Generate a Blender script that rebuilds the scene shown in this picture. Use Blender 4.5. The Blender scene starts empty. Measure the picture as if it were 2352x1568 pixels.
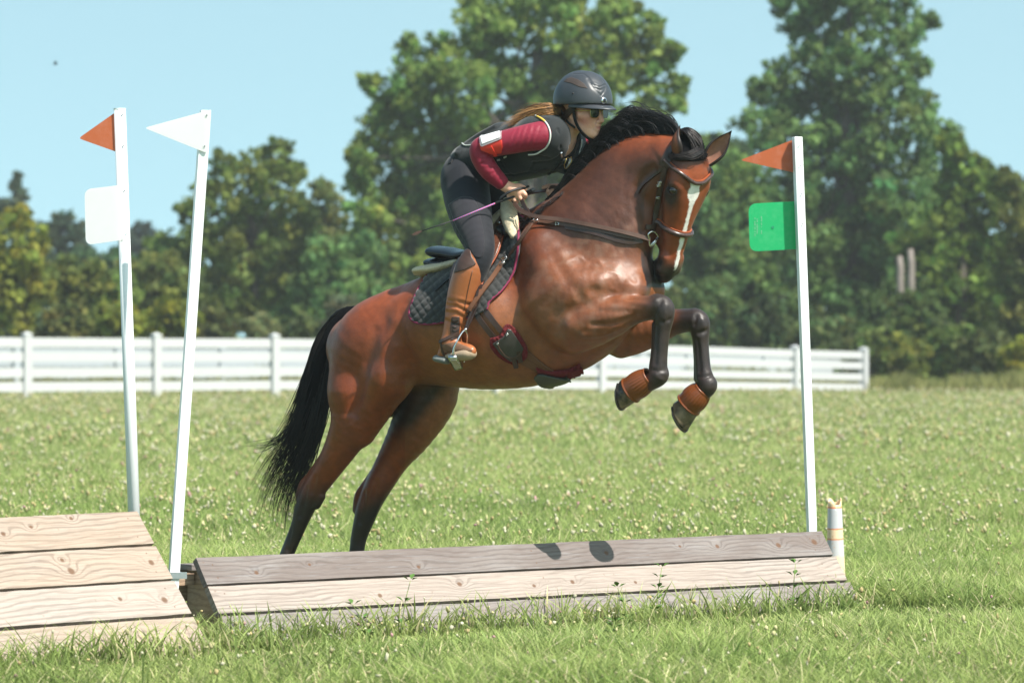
import bpy, bmesh, math, random
import numpy as np
from mathutils import Vector, Matrix
from mathutils.bvhtree import BVHTree
R = math.radians
scene = bpy.context.scene
col = scene.collection
# ------------------------------------------------------------------ camera
F = 9660.0            # focal length in units of a 2352-wide picture
HZ = 768.0            # horizon row
CH = 1.4              # camera height
cd = bpy.data.cameras.new("camera"); cam = bpy.data.objects.new("camera", cd); col.objects.link(cam)
cam.location = (0, 0, CH); cam.rotation_euler = (R(90), 0, 0)
cd.sensor_width = 36; cd.lens = F / 2352 * 36; cd.shift_y = -(784 - HZ) / 2352
cd.clip_start = 0.5; cd.clip_end = 6000
cd.dof.use_dof = True; cd.dof.focus_distance = 20.3; cd.dof.aperture_fstop = 4.4
scene.camera = cam
# ------------------------------------------------------------------ light
SUN = Vector((0.46, -0.41, 0.79)).normalized()
ELEV = math.asin(SUN.z); AZ = math.atan2(SUN.x, SUN.y)
w = bpy.data.worlds.new("World"); scene.world = w; w.use_nodes = True
wn = w.node_tree; wn.nodes.clear()
wo = wn.nodes.new('ShaderNodeOutputWorld'); wb = wn.nodes.new('ShaderNodeBackground')
sk = wn.nodes.new('ShaderNodeTexSky'); sk.sky_type = 'NISHITA'; sk.sun_disc = False
sk.sun_elevation = ELEV; sk.sun_rotation = AZ; sk.air_density = 1.0; sk.dust_density = 0.6; sk.ozone_density = 2.0; sk.altitude = 200
tcw = wn.nodes.new('ShaderNodeTexCoord'); mpw = wn.nodes.new('ShaderNodeMapping')
mpw.inputs['Location'].default_value = (0, 0, 0.25)
nrm = wn.nodes.new('ShaderNodeVectorMath'); nrm.operation = 'NORMALIZE'
wn.links.new(tcw.outputs['Generated'], mpw.inputs['Vector']); wn.links.new(mpw.outputs[0], nrm.inputs[0])
wn.links.new(nrm.outputs[0], sk.inputs['Vector'])
hsw = wn.nodes.new('ShaderNodeMixRGB'); hsw.blend_type = 'MULTIPLY'; hsw.inputs[0].default_value = 1
hsw.inputs[2].default_value = (.865, .90, 0.635, 1)
wn.links.new(sk.outputs[0], hsw.inputs[1])
wn.links.new(hsw.outputs[0], wb.inputs[0]); wb.inputs[1].default_value = 0.15
wn.links.new(wb.outputs[0], wo.inputs[0])
sl = bpy.data.lights.new("sun", 'SUN'); sl.energy = 3.5; sl.angle = R(0.5); sl.color = (1.0, 0.95, 0.87)
so = bpy.data.objects.new("sun", sl); col.objects.link(so)
so.rotation_euler = SUN.to_track_quat('Z', 'Y').to_euler(); so.location = (8, -8, 20)
scene.view_settings.view_transform = 'Standard'; scene.view_settings.look = 'None'
scene.view_settings.exposure = 1.2; scene.view_settings.gamma = 1.0
scene.render.engine = 'CYCLES'
scene.cycles.max_bounces = 6; scene.cycles.transparent_max_bounces = 8
scene.cycles.use_denoising = True

# ------------------------------------------------------------------ helpers
def W(px, py, y):
    return Vector(((px - 1176) / F * y, y, CH - (py - HZ) / F * y))

def tag(o, label=None, cat=None, group=None, kind=None):
    if label: o['label'] = label
    if cat: o['category'] = cat
    if group: o['group'] = group
    if kind: o['kind'] = kind
    return o

def empty(name, loc=(0, 0, 0)):
    o = bpy.data.objects.new(name, None); col.objects.link(o); o.location = loc
    o.empty_display_size = 0.1
    return o

def adopt(child, parent):
    child.parent = parent
    child.matrix_parent_inverse = Matrix.Translation(-Vector(parent.location)) if parent.type == 'EMPTY' and parent.parent is None else Matrix()
    return child

def mesh_np(name, V, faces_flat, counts, mat, parent=None, colors=None, smooth=True, uv=None):
    """mesh straight from numpy: V (n,3), flat loop indices, loop counts"""
    me = bpy.data.meshes.new(name)
    V = np.asarray(V, np.float32); fl = np.asarray(faces_flat, np.int32).ravel(); ct = np.asarray(counts, np.int32).ravel()
    me.vertices.add(len(V)); me.vertices.foreach_set('co', V.ravel())
    me.loops.add(len(fl)); me.loops.foreach_set('vertex_index', fl)
    me.polygons.add(len(ct)); st = np.zeros(len(ct), np.int32); st[1:] = np.cumsum(ct)[:-1]
    me.polygons.foreach_set('loop_start', st)
    me.polygons.foreach_set('use_smooth', np.full(len(ct), bool(smooth)))
    me.update(calc_edges=True); me.validate()
    if colors is not None:
        a = me.color_attributes.new('Col', 'FLOAT_COLOR', 'POINT')
        c = np.ones((len(V), 4), np.float32); c[:, :3] = colors
        a.data.foreach_set('color', c.ravel())
    if mat is not None: me.materials.append(mat)
    o = bpy.data.objects.new(name, me); col.objects.link(o)
    if parent is not None: adopt(o, parent)
    return o

def mesh_py(name, V, Fs, mat, parent=None, colors=None, smooth=False):
    fl = [i for f in Fs for i in f]; ct = [len(f) for f in Fs]
    return mesh_np(name, np.array([tuple(v) for v in V]), fl, ct, mat, parent, colors, smooth)

class MB:
    """collects solid pieces that make up ONE part"""
    def __init__(s): s.v = []; s.f = []; s.c = []
    def add(s, V, Fs, c=None):
        n = len(s.v); s.v += [tuple(v) for v in V]; s.f += [tuple(i + n for i in f) for f in Fs]
        s.c += [c or (1, 1, 1)] * len(V); return s
    def box(s, o, a, b, c, col_=None):
        o, a, b, c = map(Vector, (o, a, b, c))
        V = [o, o + a, o + a + b, o + b, o + c, o + a + c, o + a + b + c, o + b + c]
        Fs = [(0, 3, 2, 1), (4, 5, 6, 7), (0, 1, 5, 4), (1, 2, 6, 5), (2, 3, 7, 6), (3, 0, 4, 7)]
        if a.cross(b).dot(c) < 0: Fs = [f[::-1] for f in Fs]
        return s.add(V, Fs, col_)
    def tube(s, pts, rad, n=8, col_=None, cap=True):
        pts = [Vector(p) for p in pts]
        if not hasattr(rad, '__len__'): rad = [rad] * len(pts)
        V = []; Fs = []
        t0 = (pts[1] - pts[0]).normalized(); u = t0.orthogonal().normalized()
        for i, p in enumerate(pts):
            t = (pts[min(i + 1, len(pts) - 1)] - pts[max(i - 1, 0)])
            t = t.normalized() if t.length > 1e-9 else t0
            u = (u - t * u.dot(t)); u = u.normalized() if u.length > 1e-6 else t.orthogonal().normalized(); v = t.cross(u)
            for k in range(n):
                a = 2 * math.pi * k / n
                V.append(p + (u * math.cos(a) + v * math.sin(a)) * rad[i])
        for i in range(len(pts) - 1):
            for k in range(n):
                k2 = (k + 1) % n
                Fs.append((i * n + k, i * n + k2, (i + 1) * n + k2, (i + 1) * n + k))
        if cap:
            Fs.append(tuple(range(n))[::-1]); Fs.append(tuple(range((len(pts) - 1) * n, len(pts) * n)))
        return s.add(V, Fs, col_)
    def ribbon(s, pts, nrms, width, thick, col_=None):
        """flat strap: box section, width across (t x n), thickness along n"""
        pts = [Vector(p) for p in pts]; V = []; Fs = []
        if not hasattr(width, '__len__'): width = [width] * len(pts)
        m = len(pts)
        for i, p in enumerate(pts):
            t = (pts[min(i + 1, m - 1)] - pts[max(i - 1, 0)]).normalized()
            n = Vector(nrms[i]); n = (n - t * n.dot(t)).normalized(); b = t.cross(n)
            h = width[i] / 2
            V += [p - b * h - n * thick * .3, p + b * h - n * thick * .3, p + b * h * .92 + n * thick, p - b * h * .92 + n * thick]
        for i in range(m - 1):
            for k in range(4):
                k2 = (k + 1) % 4
                Fs.append((i * 4 + k, i * 4 + k2, i * 4 + 4 + k2, i * 4 + 4 + k))
        Fs.append((3, 2, 1, 0)); Fs.append(tuple(range(4 * m - 4, 4 * m)))
        return s.add(V, Fs, col_)
    def lathe(s, base, axis, prof, n=20, col_=None, wob=None):
        base = Vector(base); axis = Vector(axis).normalized(); u = axis.orthogonal().normalized(); v = axis.cross(u)
        V = []; Fs = []
        for i, (r, h) in enumerate(prof):
            for k in range(n):
                a = 2 * math.pi * k / n
                rr = r * (wob(a, i) if wob else 1)
                V.append(base + axis * h + (u * math.cos(a) + v * math.sin(a)) * rr)
        for i in range(len(prof) - 1):
            for k in range(n):
                k2 = (k + 1) % n
                Fs.append((i * n + k, i * n + k2, (i + 1) * n + k2, (i + 1) * n + k))
        return s.add(V, Fs, col_)
    def prism(s, poly, ext, col_=None):
        """flat polygon (3D points) thickened by ext"""
        poly = [Vector(p) for p in poly]; ext = Vector(ext); n = len(poly)
        V = poly + [p + ext for p in poly]
        Fs = [tuple(range(n))[::-1], tuple(range(n, 2 * n))] + [(i, (i + 1) % n, n + (i + 1) % n, n + i) for i in range(n)]
        return s.add(V, Fs, col_)
    def build(s, name, mat, parent=None, smooth=False, colors=False, bevel=0):
        o = mesh_py(name, s.v, s.f, mat, parent, np.array(s.c) if colors else None, smooth)
        bm = bmesh.new(); bm.from_mesh(o.data); bmesh.ops.recalc_face_normals(bm, faces=bm.faces); bm.to_mesh(o.data); bm.free()
        if bevel:
            b = o.modifiers.new('bevel', 'BEVEL'); b.width = bevel; b.segments = 2; b.limit_method = 'ANGLE'; b.angle_limit = R(40)
        return o

# --- materials
def nodes(name):
    m = bpy.data.materials.new(name); m.use_nodes = True
    nt = m.node_tree; return m, nt, nt.nodes['Principled BSDF']
def nd(nt, typ, **kw):
    n = nt.nodes.new(typ)
    for k, v in kw.items():
        if k in n.inputs.keys() if isinstance(k, str) else False: n.inputs[k].default_value = v
        else: setattr(n, k, v)
    return n
class X:
    """socket arithmetic"""
    def __init__(s, nt, so): s.nt = nt; s.s = so
    def _op(s, op, *o):
        n = s.nt.nodes.new('ShaderNodeMath'); n.operation = op
        for i, a in enumerate((s,) + o):
            if isinstance(a, X): s.nt.links.new(a.s, n.inputs[i])
            else: n.inputs[i].default_value = a
        return X(s.nt, n.outputs[0])
    def __add__(s, o): return s._op('ADD', o)
    def __sub__(s, o): return s._op('SUBTRACT', o)
    def __mul__(s, o): return s._op('MULTIPLY', o)
    def __truediv__(s, o): return s._op('DIVIDE', o)
    def f(s, op, *o): return s._op(op, *o)
    def ramp(s, *stops):
        n = s.nt.nodes.new('ShaderNodeValToRGB'); e = n.color_ramp.elements
        while len(e) < len(stops): e.new(0.5)
        for el, (p, c) in zip(e, stops):
            el.position = p; el.color = tuple(c) + (1,) if hasattr(c, '__len__') else (c, c, c, 1)
        s.nt.links.new(s.s, n.inputs[0]); return X(s.nt, n.outputs[0])
def coords(nt, kind='Object', scale=(1, 1, 1)):
    tc = nt.nodes.new('ShaderNodeTexCoord'); mp = nt.nodes.new('ShaderNodeMapping'); mp.inputs['Scale'].default_value = scale
    nt.links.new(tc.outputs[kind], mp.inputs['Vector']); return mp.outputs[0]
def noise(nt, vec, scale, detail=4, rough=.55, out='Fac'):
    n = nt.nodes.new('ShaderNodeTexNoise'); n.inputs['Scale'].default_value = scale
    n.inputs['Detail'].default_value = detail; n.inputs['Roughness'].default_value = rough
    nt.links.new(vec, n.inputs['Vector']); return X(nt, n.outputs[out])
def mix(nt, fac, a, b, mode='MIX'):
    n = nt.nodes.new('ShaderNodeMixRGB'); n.blend_type = mode
    for i, v in enumerate((fac, a, b)):
        if isinstance(v, X): nt.links.new(v.s, n.inputs[i])
        elif hasattr(v, '__len__'): n.inputs[i].default_value = tuple(v) + (1,) if len(v) == 3 else v
        else: n.inputs[i].default_value = v
    return X(nt, n.outputs[0])
def attr(nt, name='Col'):
    n = nt.nodes.new('ShaderNodeAttribute'); n.attribute_name = name; return X(nt, n.outputs['Color'])
def bump(nt, h, strength, dist=.01):
    n = nt.nodes.new('ShaderNodeBump'); n.inputs['Strength'].default_value = strength; n.inputs['Distance'].default_value = dist
    nt.links.new(h.s, n.inputs['Height']); return n.outputs[0]
def simple(name, c, rough=.5, metal=0, var=.12, nscale=40, bstr=.0, spec=.5, coat=0, tcoord='Object'):
    m, nt, b = nodes(name); v = coords(nt, tcoord)
    n = noise(nt, v, nscale)
    dark = tuple(max(0, x * (1 - var)) for x in c); lite = tuple(x * (1 + var) for x in c)
    nt.links.new(mix(nt, n, dark, lite).s, b.inputs['Base Color'])
    b.inputs['Metallic'].default_value = metal; b.inputs['Specular IOR Level'].default_value = spec
    nt.links.new((n * .2 + (rough - .1)).s, b.inputs['Roughness'])
    if coat: b.inputs['Coat Weight'].default_value = coat
    if bstr: nt.links.new(bump(nt, noise(nt, v, nscale * 4, 3), bstr, .004), b.inputs['Normal'])
    return m
def vcol(name, rough=.5, spec=.5, var=.2, nscale=60, bstr=0, bscale=300, trans=0, sheen=0):
    """material that takes its base colour from the mesh's own colour attribute"""
    m, nt, b = nodes(name); v = coords(nt, 'Object')
    c = attr(nt); n = noise(nt, v, nscale)
    cc = mix(nt, 1.0, c, n.ramp((0.25, 1 - var), (0.75, 1 + var)), 'MULTIPLY')
    nt.links.new(cc.s, b.inputs['Base Color']); b.inputs['Roughness'].default_value = rough
    b.inputs['Specular IOR Level'].default_value = spec
    if sheen: b.inputs['Sheen Weight'].default_value = sheen
    if bstr: nt.links.new(bump(nt, noise(nt, v, bscale, 3), bstr, .004), b.inputs['Normal'])
    if trans:
        t = nt.nodes.new('ShaderNodeBsdfTranslucent'); ms = nt.nodes.new('ShaderNodeMixShader'); ms.inputs[0].default_value = trans
        nt.links.new(cc.s, t.inputs['Color']); out = nt.nodes['Material Output']
        nt.links.new(b.outputs[0], ms.inputs[1]); nt.links.new(t.outputs[0], ms.inputs[2]); nt.links.new(ms.outputs[0], out.inputs[0])
    return m
def np_noise(x, y, seed=0, scale=1.0, octs=3):
    """smooth value noise on numpy arrays, 0..1"""
    rs = np.random.RandomState(seed); T = rs.rand(64, 64).astype(np.float32); out = 0; a = 1; tot = 0
    x = np.asarray(x) * scale; y = np.asarray(y) * scale
    for o in range(octs):
        xi = np.floor(x).astype(int); yi = np.floor(y).astype(int); fx = x - xi; fy = y - yi
        fx = fx * fx * (3 - 2 * fx); fy = fy * fy * (3 - 2 * fy)
        g = lambda i, j: T[(xi + i) % 64, (yi + j) % 64]
        out = out + a * ((g(0, 0) * (1 - fx) + g(1, 0) * fx) * (1 - fy) + (g(0, 1) * (1 - fx) + g(1, 1) * fx) * fy)
        tot += a; a *= .5; x = x * 2.03 + 7.1; y = y * 2.03 + 3.7
    return out / tot
def adopt_sub(child, part):
    """child (built in world space) hangs under a part whose own world matrix is identity"""
    child.parent = part; child.matrix_parent_inverse = Matrix(); return child
def rpoly(pts, r, seg=5):
    """polygon with rounded corners; r per corner"""
    out = []; n = len(pts); pts = [Vector(p) for p in pts]
    for i in range(n):
        p = pts[i]; a = (pts[i - 1] - p); b = (pts[(i + 1) % n] - p); q = r[i]
        if q <= 0: out.append(p); continue
        pa = p + a.normalized() * q; pb = p + b.normalized() * q
        for k in range(seg + 1):
            t = k / seg; out.append(pa * (1 - t) ** 2 + p * 2 * t * (1 - t) + pb * t * t)
    return out
# ------------------------------------------------------------------ ground
def zg(x, y):
    y = np.asarray(y, float); t = np.clip((y - 86) / 24, 0, 1)
    return -0.2 * t * t * (3 - 2 * t)
def build_ground():
    m, nt, b = nodes('meadow_soil'); v = coords(nt, 'Object')
    n1 = noise(nt, v, 0.35, 5); n2 = noise(nt, v, 9, 4)
    c = mix(nt, n2.ramp((.3, 0.35), (.7, 1.0)), n1.ramp((.35, (.12, .17, .04)), (.65, (.20, .235, .065))), (.07, .10, .025))
    nt.links.new(c.s, b.inputs['Base Color']); b.inputs['Roughness'].default_value = 1; b.inputs['Specular IOR Level'].default_value = 0
    ys = np.concatenate([np.linspace(-30, 80, 12), np.linspace(84, 115, 14), [200, 500, 1200, 3000]])
    xs = np.array([-3000, -800, -200, -60, -20, 0, 20, 60, 200, 800, 3000], float)
    Xg, Yg = np.meshgrid(xs, ys); V = np.stack([Xg, Yg, zg(Xg, Yg)], -1).reshape(-1, 3)
    nx = len(xs); f = []
    for j in range(len(ys) - 1):
        for i in range(nx - 1): f.append((j * nx + i, j * nx + i + 1, (j + 1) * nx + i + 1, (j + 1) * nx + i))
    tag(mesh_py('ground', V, f, m, smooth=True), 'flat green meadow ground', 'ground', kind='structure')
build_ground()

# --- the two ramps stand here (used by the grass too)
def hdir(a): return Vector((math.cos(a), math.sin(a), 0))
RB_L = Vector(((523 - 1176) / F * 18.86, 18.86, 0)); RB_R = Vector(((1971 - 1176) / F * 21.45, 21.45, 0))   # foot of the long ramp
RU = (RB_R - RB_L).normalized(); RN = Vector((RU.y, -RU.x, 0))
LB = Vector(((474 - 1176) / F * 18.45, 18.45, 0)); LU = hdir(R(50)); LN = Vector((LU.y, -LU.x, 0))

def blades(rs, x, y, h, wd, lean, base_col, tip_col, seg=3):
    n = len(x); a = rs.rand(n) * 2 * np.pi; la = rs.rand(n) * 2 * np.pi
    z0 = zg(x, y)
    bx = np.cos(a) * wd * .5; by = np.sin(a) * wd * .5
    lx = np.cos(la) * lean * h; ly = np.sin(la) * lean * h
    P = []; C = []
    for k in range(seg):
        t = k / seg; wk = 1 - .55 * t
        cx = x + lx * t * t; cy = y + ly * t * t; cz = z0 + h * (t - .22 * lean * t * t)
        for s in (-1, 1):
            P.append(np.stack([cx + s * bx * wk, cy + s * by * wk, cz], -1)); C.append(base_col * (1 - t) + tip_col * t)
    P.append(np.stack([x + lx, y + ly, z0 + h * (1 - .22 * lean)], -1)); C.append(tip_col)
    V = np.stack(P, 1); C = np.stack(C, 1); m = 2 * seg + 1
    off = (np.arange(n) * m)[:, None]
    quads = []
    for k in range(seg - 1): quads.append(np.array([2 * k, 2 * k + 1, 2 * k + 3, 2 * k + 2])[None] + off)
    tri = np.array([2 * seg - 2, 2 * seg - 1, 2 * seg])[None] + off
    fl = np.concatenate([np.stack(quads, 1).reshape(-1), tri.reshape(-1)]) if quads else tri.reshape(-1)
    ct = np.concatenate([np.full(n * (seg - 1), 4), np.full(n, 3)])
    return V.reshape(-1, 3), fl, ct, C.reshape(-1, 3)
def frustum(rs, n, d0, d1, margin=1.35):
    y = np.sqrt(d0 ** 2 + rs.rand(n) * (d1 ** 2 - d0 ** 2)); x = (rs.rand(n) - .5) * y * (2352 / F) * margin
    return x, y
def under_ramp(x, y):
    p = np.stack([x, y], -1)
    q = p - np.array(RB_L[:2]); u = q @ np.array(RU[:2]); v = q @ np.array(RN[:2])
    a = (u > 0) & (u < 3.98) & (v < 0.0) & (v > -.6)
    q = p - np.array(LB[:2]); u = q @ np.array(LU[:2]); v = q @ np.array(LN[:2])
    return a | ((u < 0) & (u > -3.2) & (v < 0.0) & (v > -1.0))
def grass_cols(rs, x, y, n):
    pn = np_noise(x, y, 3, .55)[:, None]; pf = np_noise(x, y, 9, 2.1)[:, None]; r = rs.rand(n, 1)
    g1 = np.array([.215, .31, .07]); g2 = np.array([.41, .465, .155]); st = np.array([.68, .60, .34])
    c = g1 * (1 - pf) + g2 * pf; c = c * (.72 + .6 * r) + (pn - .5) * np.array([.07, .05, .01])
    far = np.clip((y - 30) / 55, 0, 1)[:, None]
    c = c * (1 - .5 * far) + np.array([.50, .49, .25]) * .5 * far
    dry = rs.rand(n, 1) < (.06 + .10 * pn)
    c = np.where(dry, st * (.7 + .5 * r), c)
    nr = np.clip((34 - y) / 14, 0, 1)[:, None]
    return np.clip(c * (.70 - .22 * nr), .01, 1), np.clip(c * 1.26 + .012, .01, 1)  # shade low between the blades painted as darker feet under brighter tips
def build_grass():
    rs = np.random.RandomState(4); parts = []
    for (n, d0, d1, h0, h1, wd, lean, seg, mg) in ((210000, 15.5, 26, .07, .23, .0078, .9, 3, 1.25), (200000, 26, 48, .08, .19, .011, .75, 2, 1.5), (260000, 48, 118, .10, .22, .026, .7, 2, 1.6)):
        x, y = frustum(rs, n, d0, d1, mg); k = ~under_ramp(x, y); x = x[k]; y = y[k]; n = len(x)
        tall = np_noise(x, y, 21, 1.3)
        h = (h0 + (h1 - h0) * rs.rand(n) ** 1.4) * (.40 + 1.15 * tall)
        P2 = np.stack([x, y], -1)
        for B_, U_, N_, a_, b_ in ((RB_L, RU, RN, -.1, 4.0), (LB, LU, LN, -3.2, .1)):
            q = P2 - np.array(B_[:2]); u = q @ np.array(U_[:2]); v = q @ np.array(N_[:2]); near = (u > a_) & (u < b_) & (v > -.1) & (v < 2.6)
            h = np.where(near, h * np.interp(v, [0, .5, 1.4, 2.6], [.22, .30, .55, 1.0]), h)
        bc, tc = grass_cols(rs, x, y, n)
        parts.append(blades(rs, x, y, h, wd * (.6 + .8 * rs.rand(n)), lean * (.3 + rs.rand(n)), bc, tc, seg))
    # taller unmown growth along the foot of both ramps, where no mower reaches
    def along(B, U, Nn, L0, L1, n, hmax):
        u = L0 + rs.rand(n) * (L1 - L0); v = np.abs(rs.randn(n)) * .16
        x = B.x + U.x * u + Nn.x * v; y = B.y + U.y * u + Nn.y * v
        dens = np_noise(u, v, 5, 1.7); k = rs.rand(n) < dens * 1.3; x = x[k]; y = y[k]; n = len(x)
        bc, tc = grass_cols(rs, x, y, n)
        h = .09 + (hmax - .09) * rs.rand(n) ** 2.6
        parts.append(blades(rs, x, y, h, .007 + .006 * rs.rand(n), .3 + .7 * rs.rand(n), bc * .85, tc * .95, 4))
    along(RB_L, RU, RN, -.2, 4.3, 2600, .24); along(LB, LU, LN, -3, .25, 1900, .24); along(RB_R, RU, -RN, -.3, .9, 900, .2)
    # ragged tufts standing out of the sward
    for nt_, d0, d1, hm in ((420, 15.6, 19.3, .24), (520, 19.3, 30, .22), (500, 30, 60, .24)):
        cx, cy = frustum(rs, nt_, d0, d1, 1.2); k = ~under_ramp(cx, cy)
        for B_, U_, N_ in ((RB_L, RU, RN), (LB, LU, LN)):
            q = np.stack([cx, cy], -1) - np.array(B_[:2]); u = q @ np.array(U_[:2]); v = q @ np.array(N_[:2]); k &= ~((u > -3.2) & (u < 4) & (v > -.2) & (v < .9))
        cx = cx[k]; cy = cy[k]; m_ = 15; x = np.repeat(cx, m_) + rs.randn(len(cx) * m_) * .035; y = np.repeat(cy, m_) + rs.randn(len(cx) * m_) * .035; n = len(x)
        bc, tc = grass_cols(rs, x, y, n); f_ = np.repeat(rs.uniform(.55, 1.0, (len(cx), 1)), m_, 0)
        parts.append(blades(rs, x, y, hm * (.45 + .6 * rs.rand(n)) * np.repeat(rs.uniform(.6, 1.1, len(cx)), m_), (.0075 if d1 < 35 else .014) * (.7 + .6 * rs.rand(n)), .35 + .9 * rs.rand(n), bc * f_, tc * (.5 + .5 * f_), 4))
    o = 0; Vs = []; Fl = []; Ct = []; Cs = []
    for V, fl, ct, c in parts: Vs.append(V); Fl.append(fl + o); Ct.append(ct); Cs.append(c); o += len(V)
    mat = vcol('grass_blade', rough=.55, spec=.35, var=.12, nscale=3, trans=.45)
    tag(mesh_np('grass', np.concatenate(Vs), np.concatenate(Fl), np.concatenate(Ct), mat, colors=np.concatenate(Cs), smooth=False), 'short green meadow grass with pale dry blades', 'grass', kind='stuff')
    # clover and seed heads through the grass
    V0 = []; b = bmesh.new(); bmesh.ops.create_icosphere(b, subdivisions=1, radius=1)
    iv = np.array([v.co[:] for v in b.verts]); fi = np.array([[v.index for v in f.verts] for f in b.faces]); b.free()
    xs = []; ys = []; rr = []; zz = []
    for (n, d0, d1, s, hm) in ((1200, 15.5, 26, .0062, .17), (5200, 26, 46, .0094, .20), (10500, 46, 100, .0150, .25)):
        x, y = frustum(rs, n * 2, d0, d1, 1.25); p = np_noise(x, y, 31, .35) ** 1.5 + .3 * np_noise(x, y, 8, 1.6)
        k = (rs.rand(n * 2) < p * 1.2) & ~under_ramp(x, y); x = x[k]; y = y[k]
        xs.append(x); ys.append(y); rr.append(s * (.6 + .8 * rs.rand(len(x)))); zz.append(hm * (.45 + .6 * rs.rand(len(x))))
    x = np.concatenate(xs); y = np.concatenate(ys); r = np.concatenate(rr); z = np.concatenate(zz) + zg(x, y); n = len(x)
    sq = np.stack([.7 + .6 * rs.rand(n), .7 + .6 * rs.rand(n), .8 + 1.3 * rs.rand(n) ** 2], -1)
    V = iv[None] * (1 + .35 * rs.randn(n, len(iv), 1)) * (r[:, None] * sq)[:, None, :] + np.stack([x, y, z], -1)[:, None, :]
    pal = np.array([[.58, .53, .29], [.62, .58, .42], [.52, .42, .21], [.55, .32, .32]]); pick = rs.choice(4, n, p=[.45, .33, .195, .025])
    c = pal[pick] * (.75 + .4 * rs.rand(n, 1))
    fl = (fi[None] + (np.arange(n) * len(iv))[:, None, None]).reshape(-1)
    # stems
    sx = np.stack([x, y, z - r * .5], -1); wv = np.array([.0016, 0, 0]) * (y / 20)[:, None]
    b0 = np.stack([x + .02 * rs.randn(n), y + .02 * rs.randn(n), zg(x, y)], -1)
    SV = np.stack([b0 - wv, b0 + wv, sx + wv, sx - wv], 1).reshape(-1, 3); o = n * len(iv)
    sf = (np.arange(n) * 4)[:, None] + np.arange(4)[None] + o
    cc = np.concatenate([np.repeat(c, len(iv), 0), np.tile([.20, .27, .08], (4 * n, 1))])
    tag(mesh_np('wildflowers', np.concatenate([V.reshape(-1, 3), SV]), np.concatenate([fl, sf.reshape(-1)]), np.concatenate([np.full(n * len(fi), 3), np.full(n, 4)]),
        vcol('clover_head', rough=.9, spec=.1, var=.2, nscale=150, trans=.25), colors=cc), 'pale clover heads scattered through the meadow', 'wildflowers', kind='stuff')
build_grass()

# single weeds that stand up in front of the ramps
def weed(px, d, h, label, lean=0.0, sprigs=4, seed=0):
    rs = random.Random(seed); x = (px - 1176) / F * d; base = Vector((x, d, 0))
    root = empty('clover_plant', base); tag(root, label, 'plant', 'leafy clover plants in front of the ramps')
    pts = [base + Vector((lean * h * t * t, -.02 * t, h * t)) for t in (0, .35, .7, 1)]
    MB().tube(pts, [.003, .0026, .002, .0014], 5).build('stem', M_STEM, root, True)
    for i in range(sprigs):
        mb = MB(); t = .35 + .65 * i / max(1, sprigs - 1); p = base + Vector((lean * h * t * t, -.02 * t, h * t)); a0 = rs.random() * 6.28
        for k in range(3):
            a = a0 + k * 2.09; dr = Vector((math.cos(a), math.sin(a) * .9, .25 + .4 * rs.random())).normalized(); sd = dr.cross(Vector((0, 0, 1))).normalized()
            L = .030 + .014 * rs.random(); up = Vector((0, 0, .006))
            q = p + dr * .010
            V = [q, q + dr * L * .45 + sd * L * .30 + up, q + dr * L * .92 + sd * L * .17, q + dr * L, q + dr * L * .92 - sd * L * .17, q + dr * L * .45 - sd * L * .30 + up]
            V += [v - Vector((0, 0, .0008)) for v in V]
            mb.add(V, [(0, 1, 2, 3), (0, 3, 4, 5), (9, 8, 7, 6), (11, 10, 9, 6)])
        mb.build('leaf', M_WEED, root, True)
M_STEM = simple('green_stem', (.20, .27, .07), .6); M_WEED = simple('clover_leaf', (.085, .17, .03), .5, nscale=90, var=.3)
weed(1505, 19.75, .31, 'tallest leafy clover plant in front of the long low ramp', .1, 5, 1)
weed(1445, 19.65, .22, 'short leafy clover plant just left of the tallest one by the ramp', -.25, 3, 2)
weed(852, 18.7, .20, 'clover plant leaning left before the pale ramp planks, near the gap', -.4, 3, 3)
weed(1820, 20.6, .28, 'leafy clover plant at the right end of the long ramp', .05, 4, 4)
weed(920, 18.85, .30, 'thin tall clover plant under the horse, before the lowest grey plank', .15, 3, 5)
weed(1395, 18.2, .16, 'bushy low clover plant in the foreground grass right of centre', .2, 5, 6)

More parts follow.
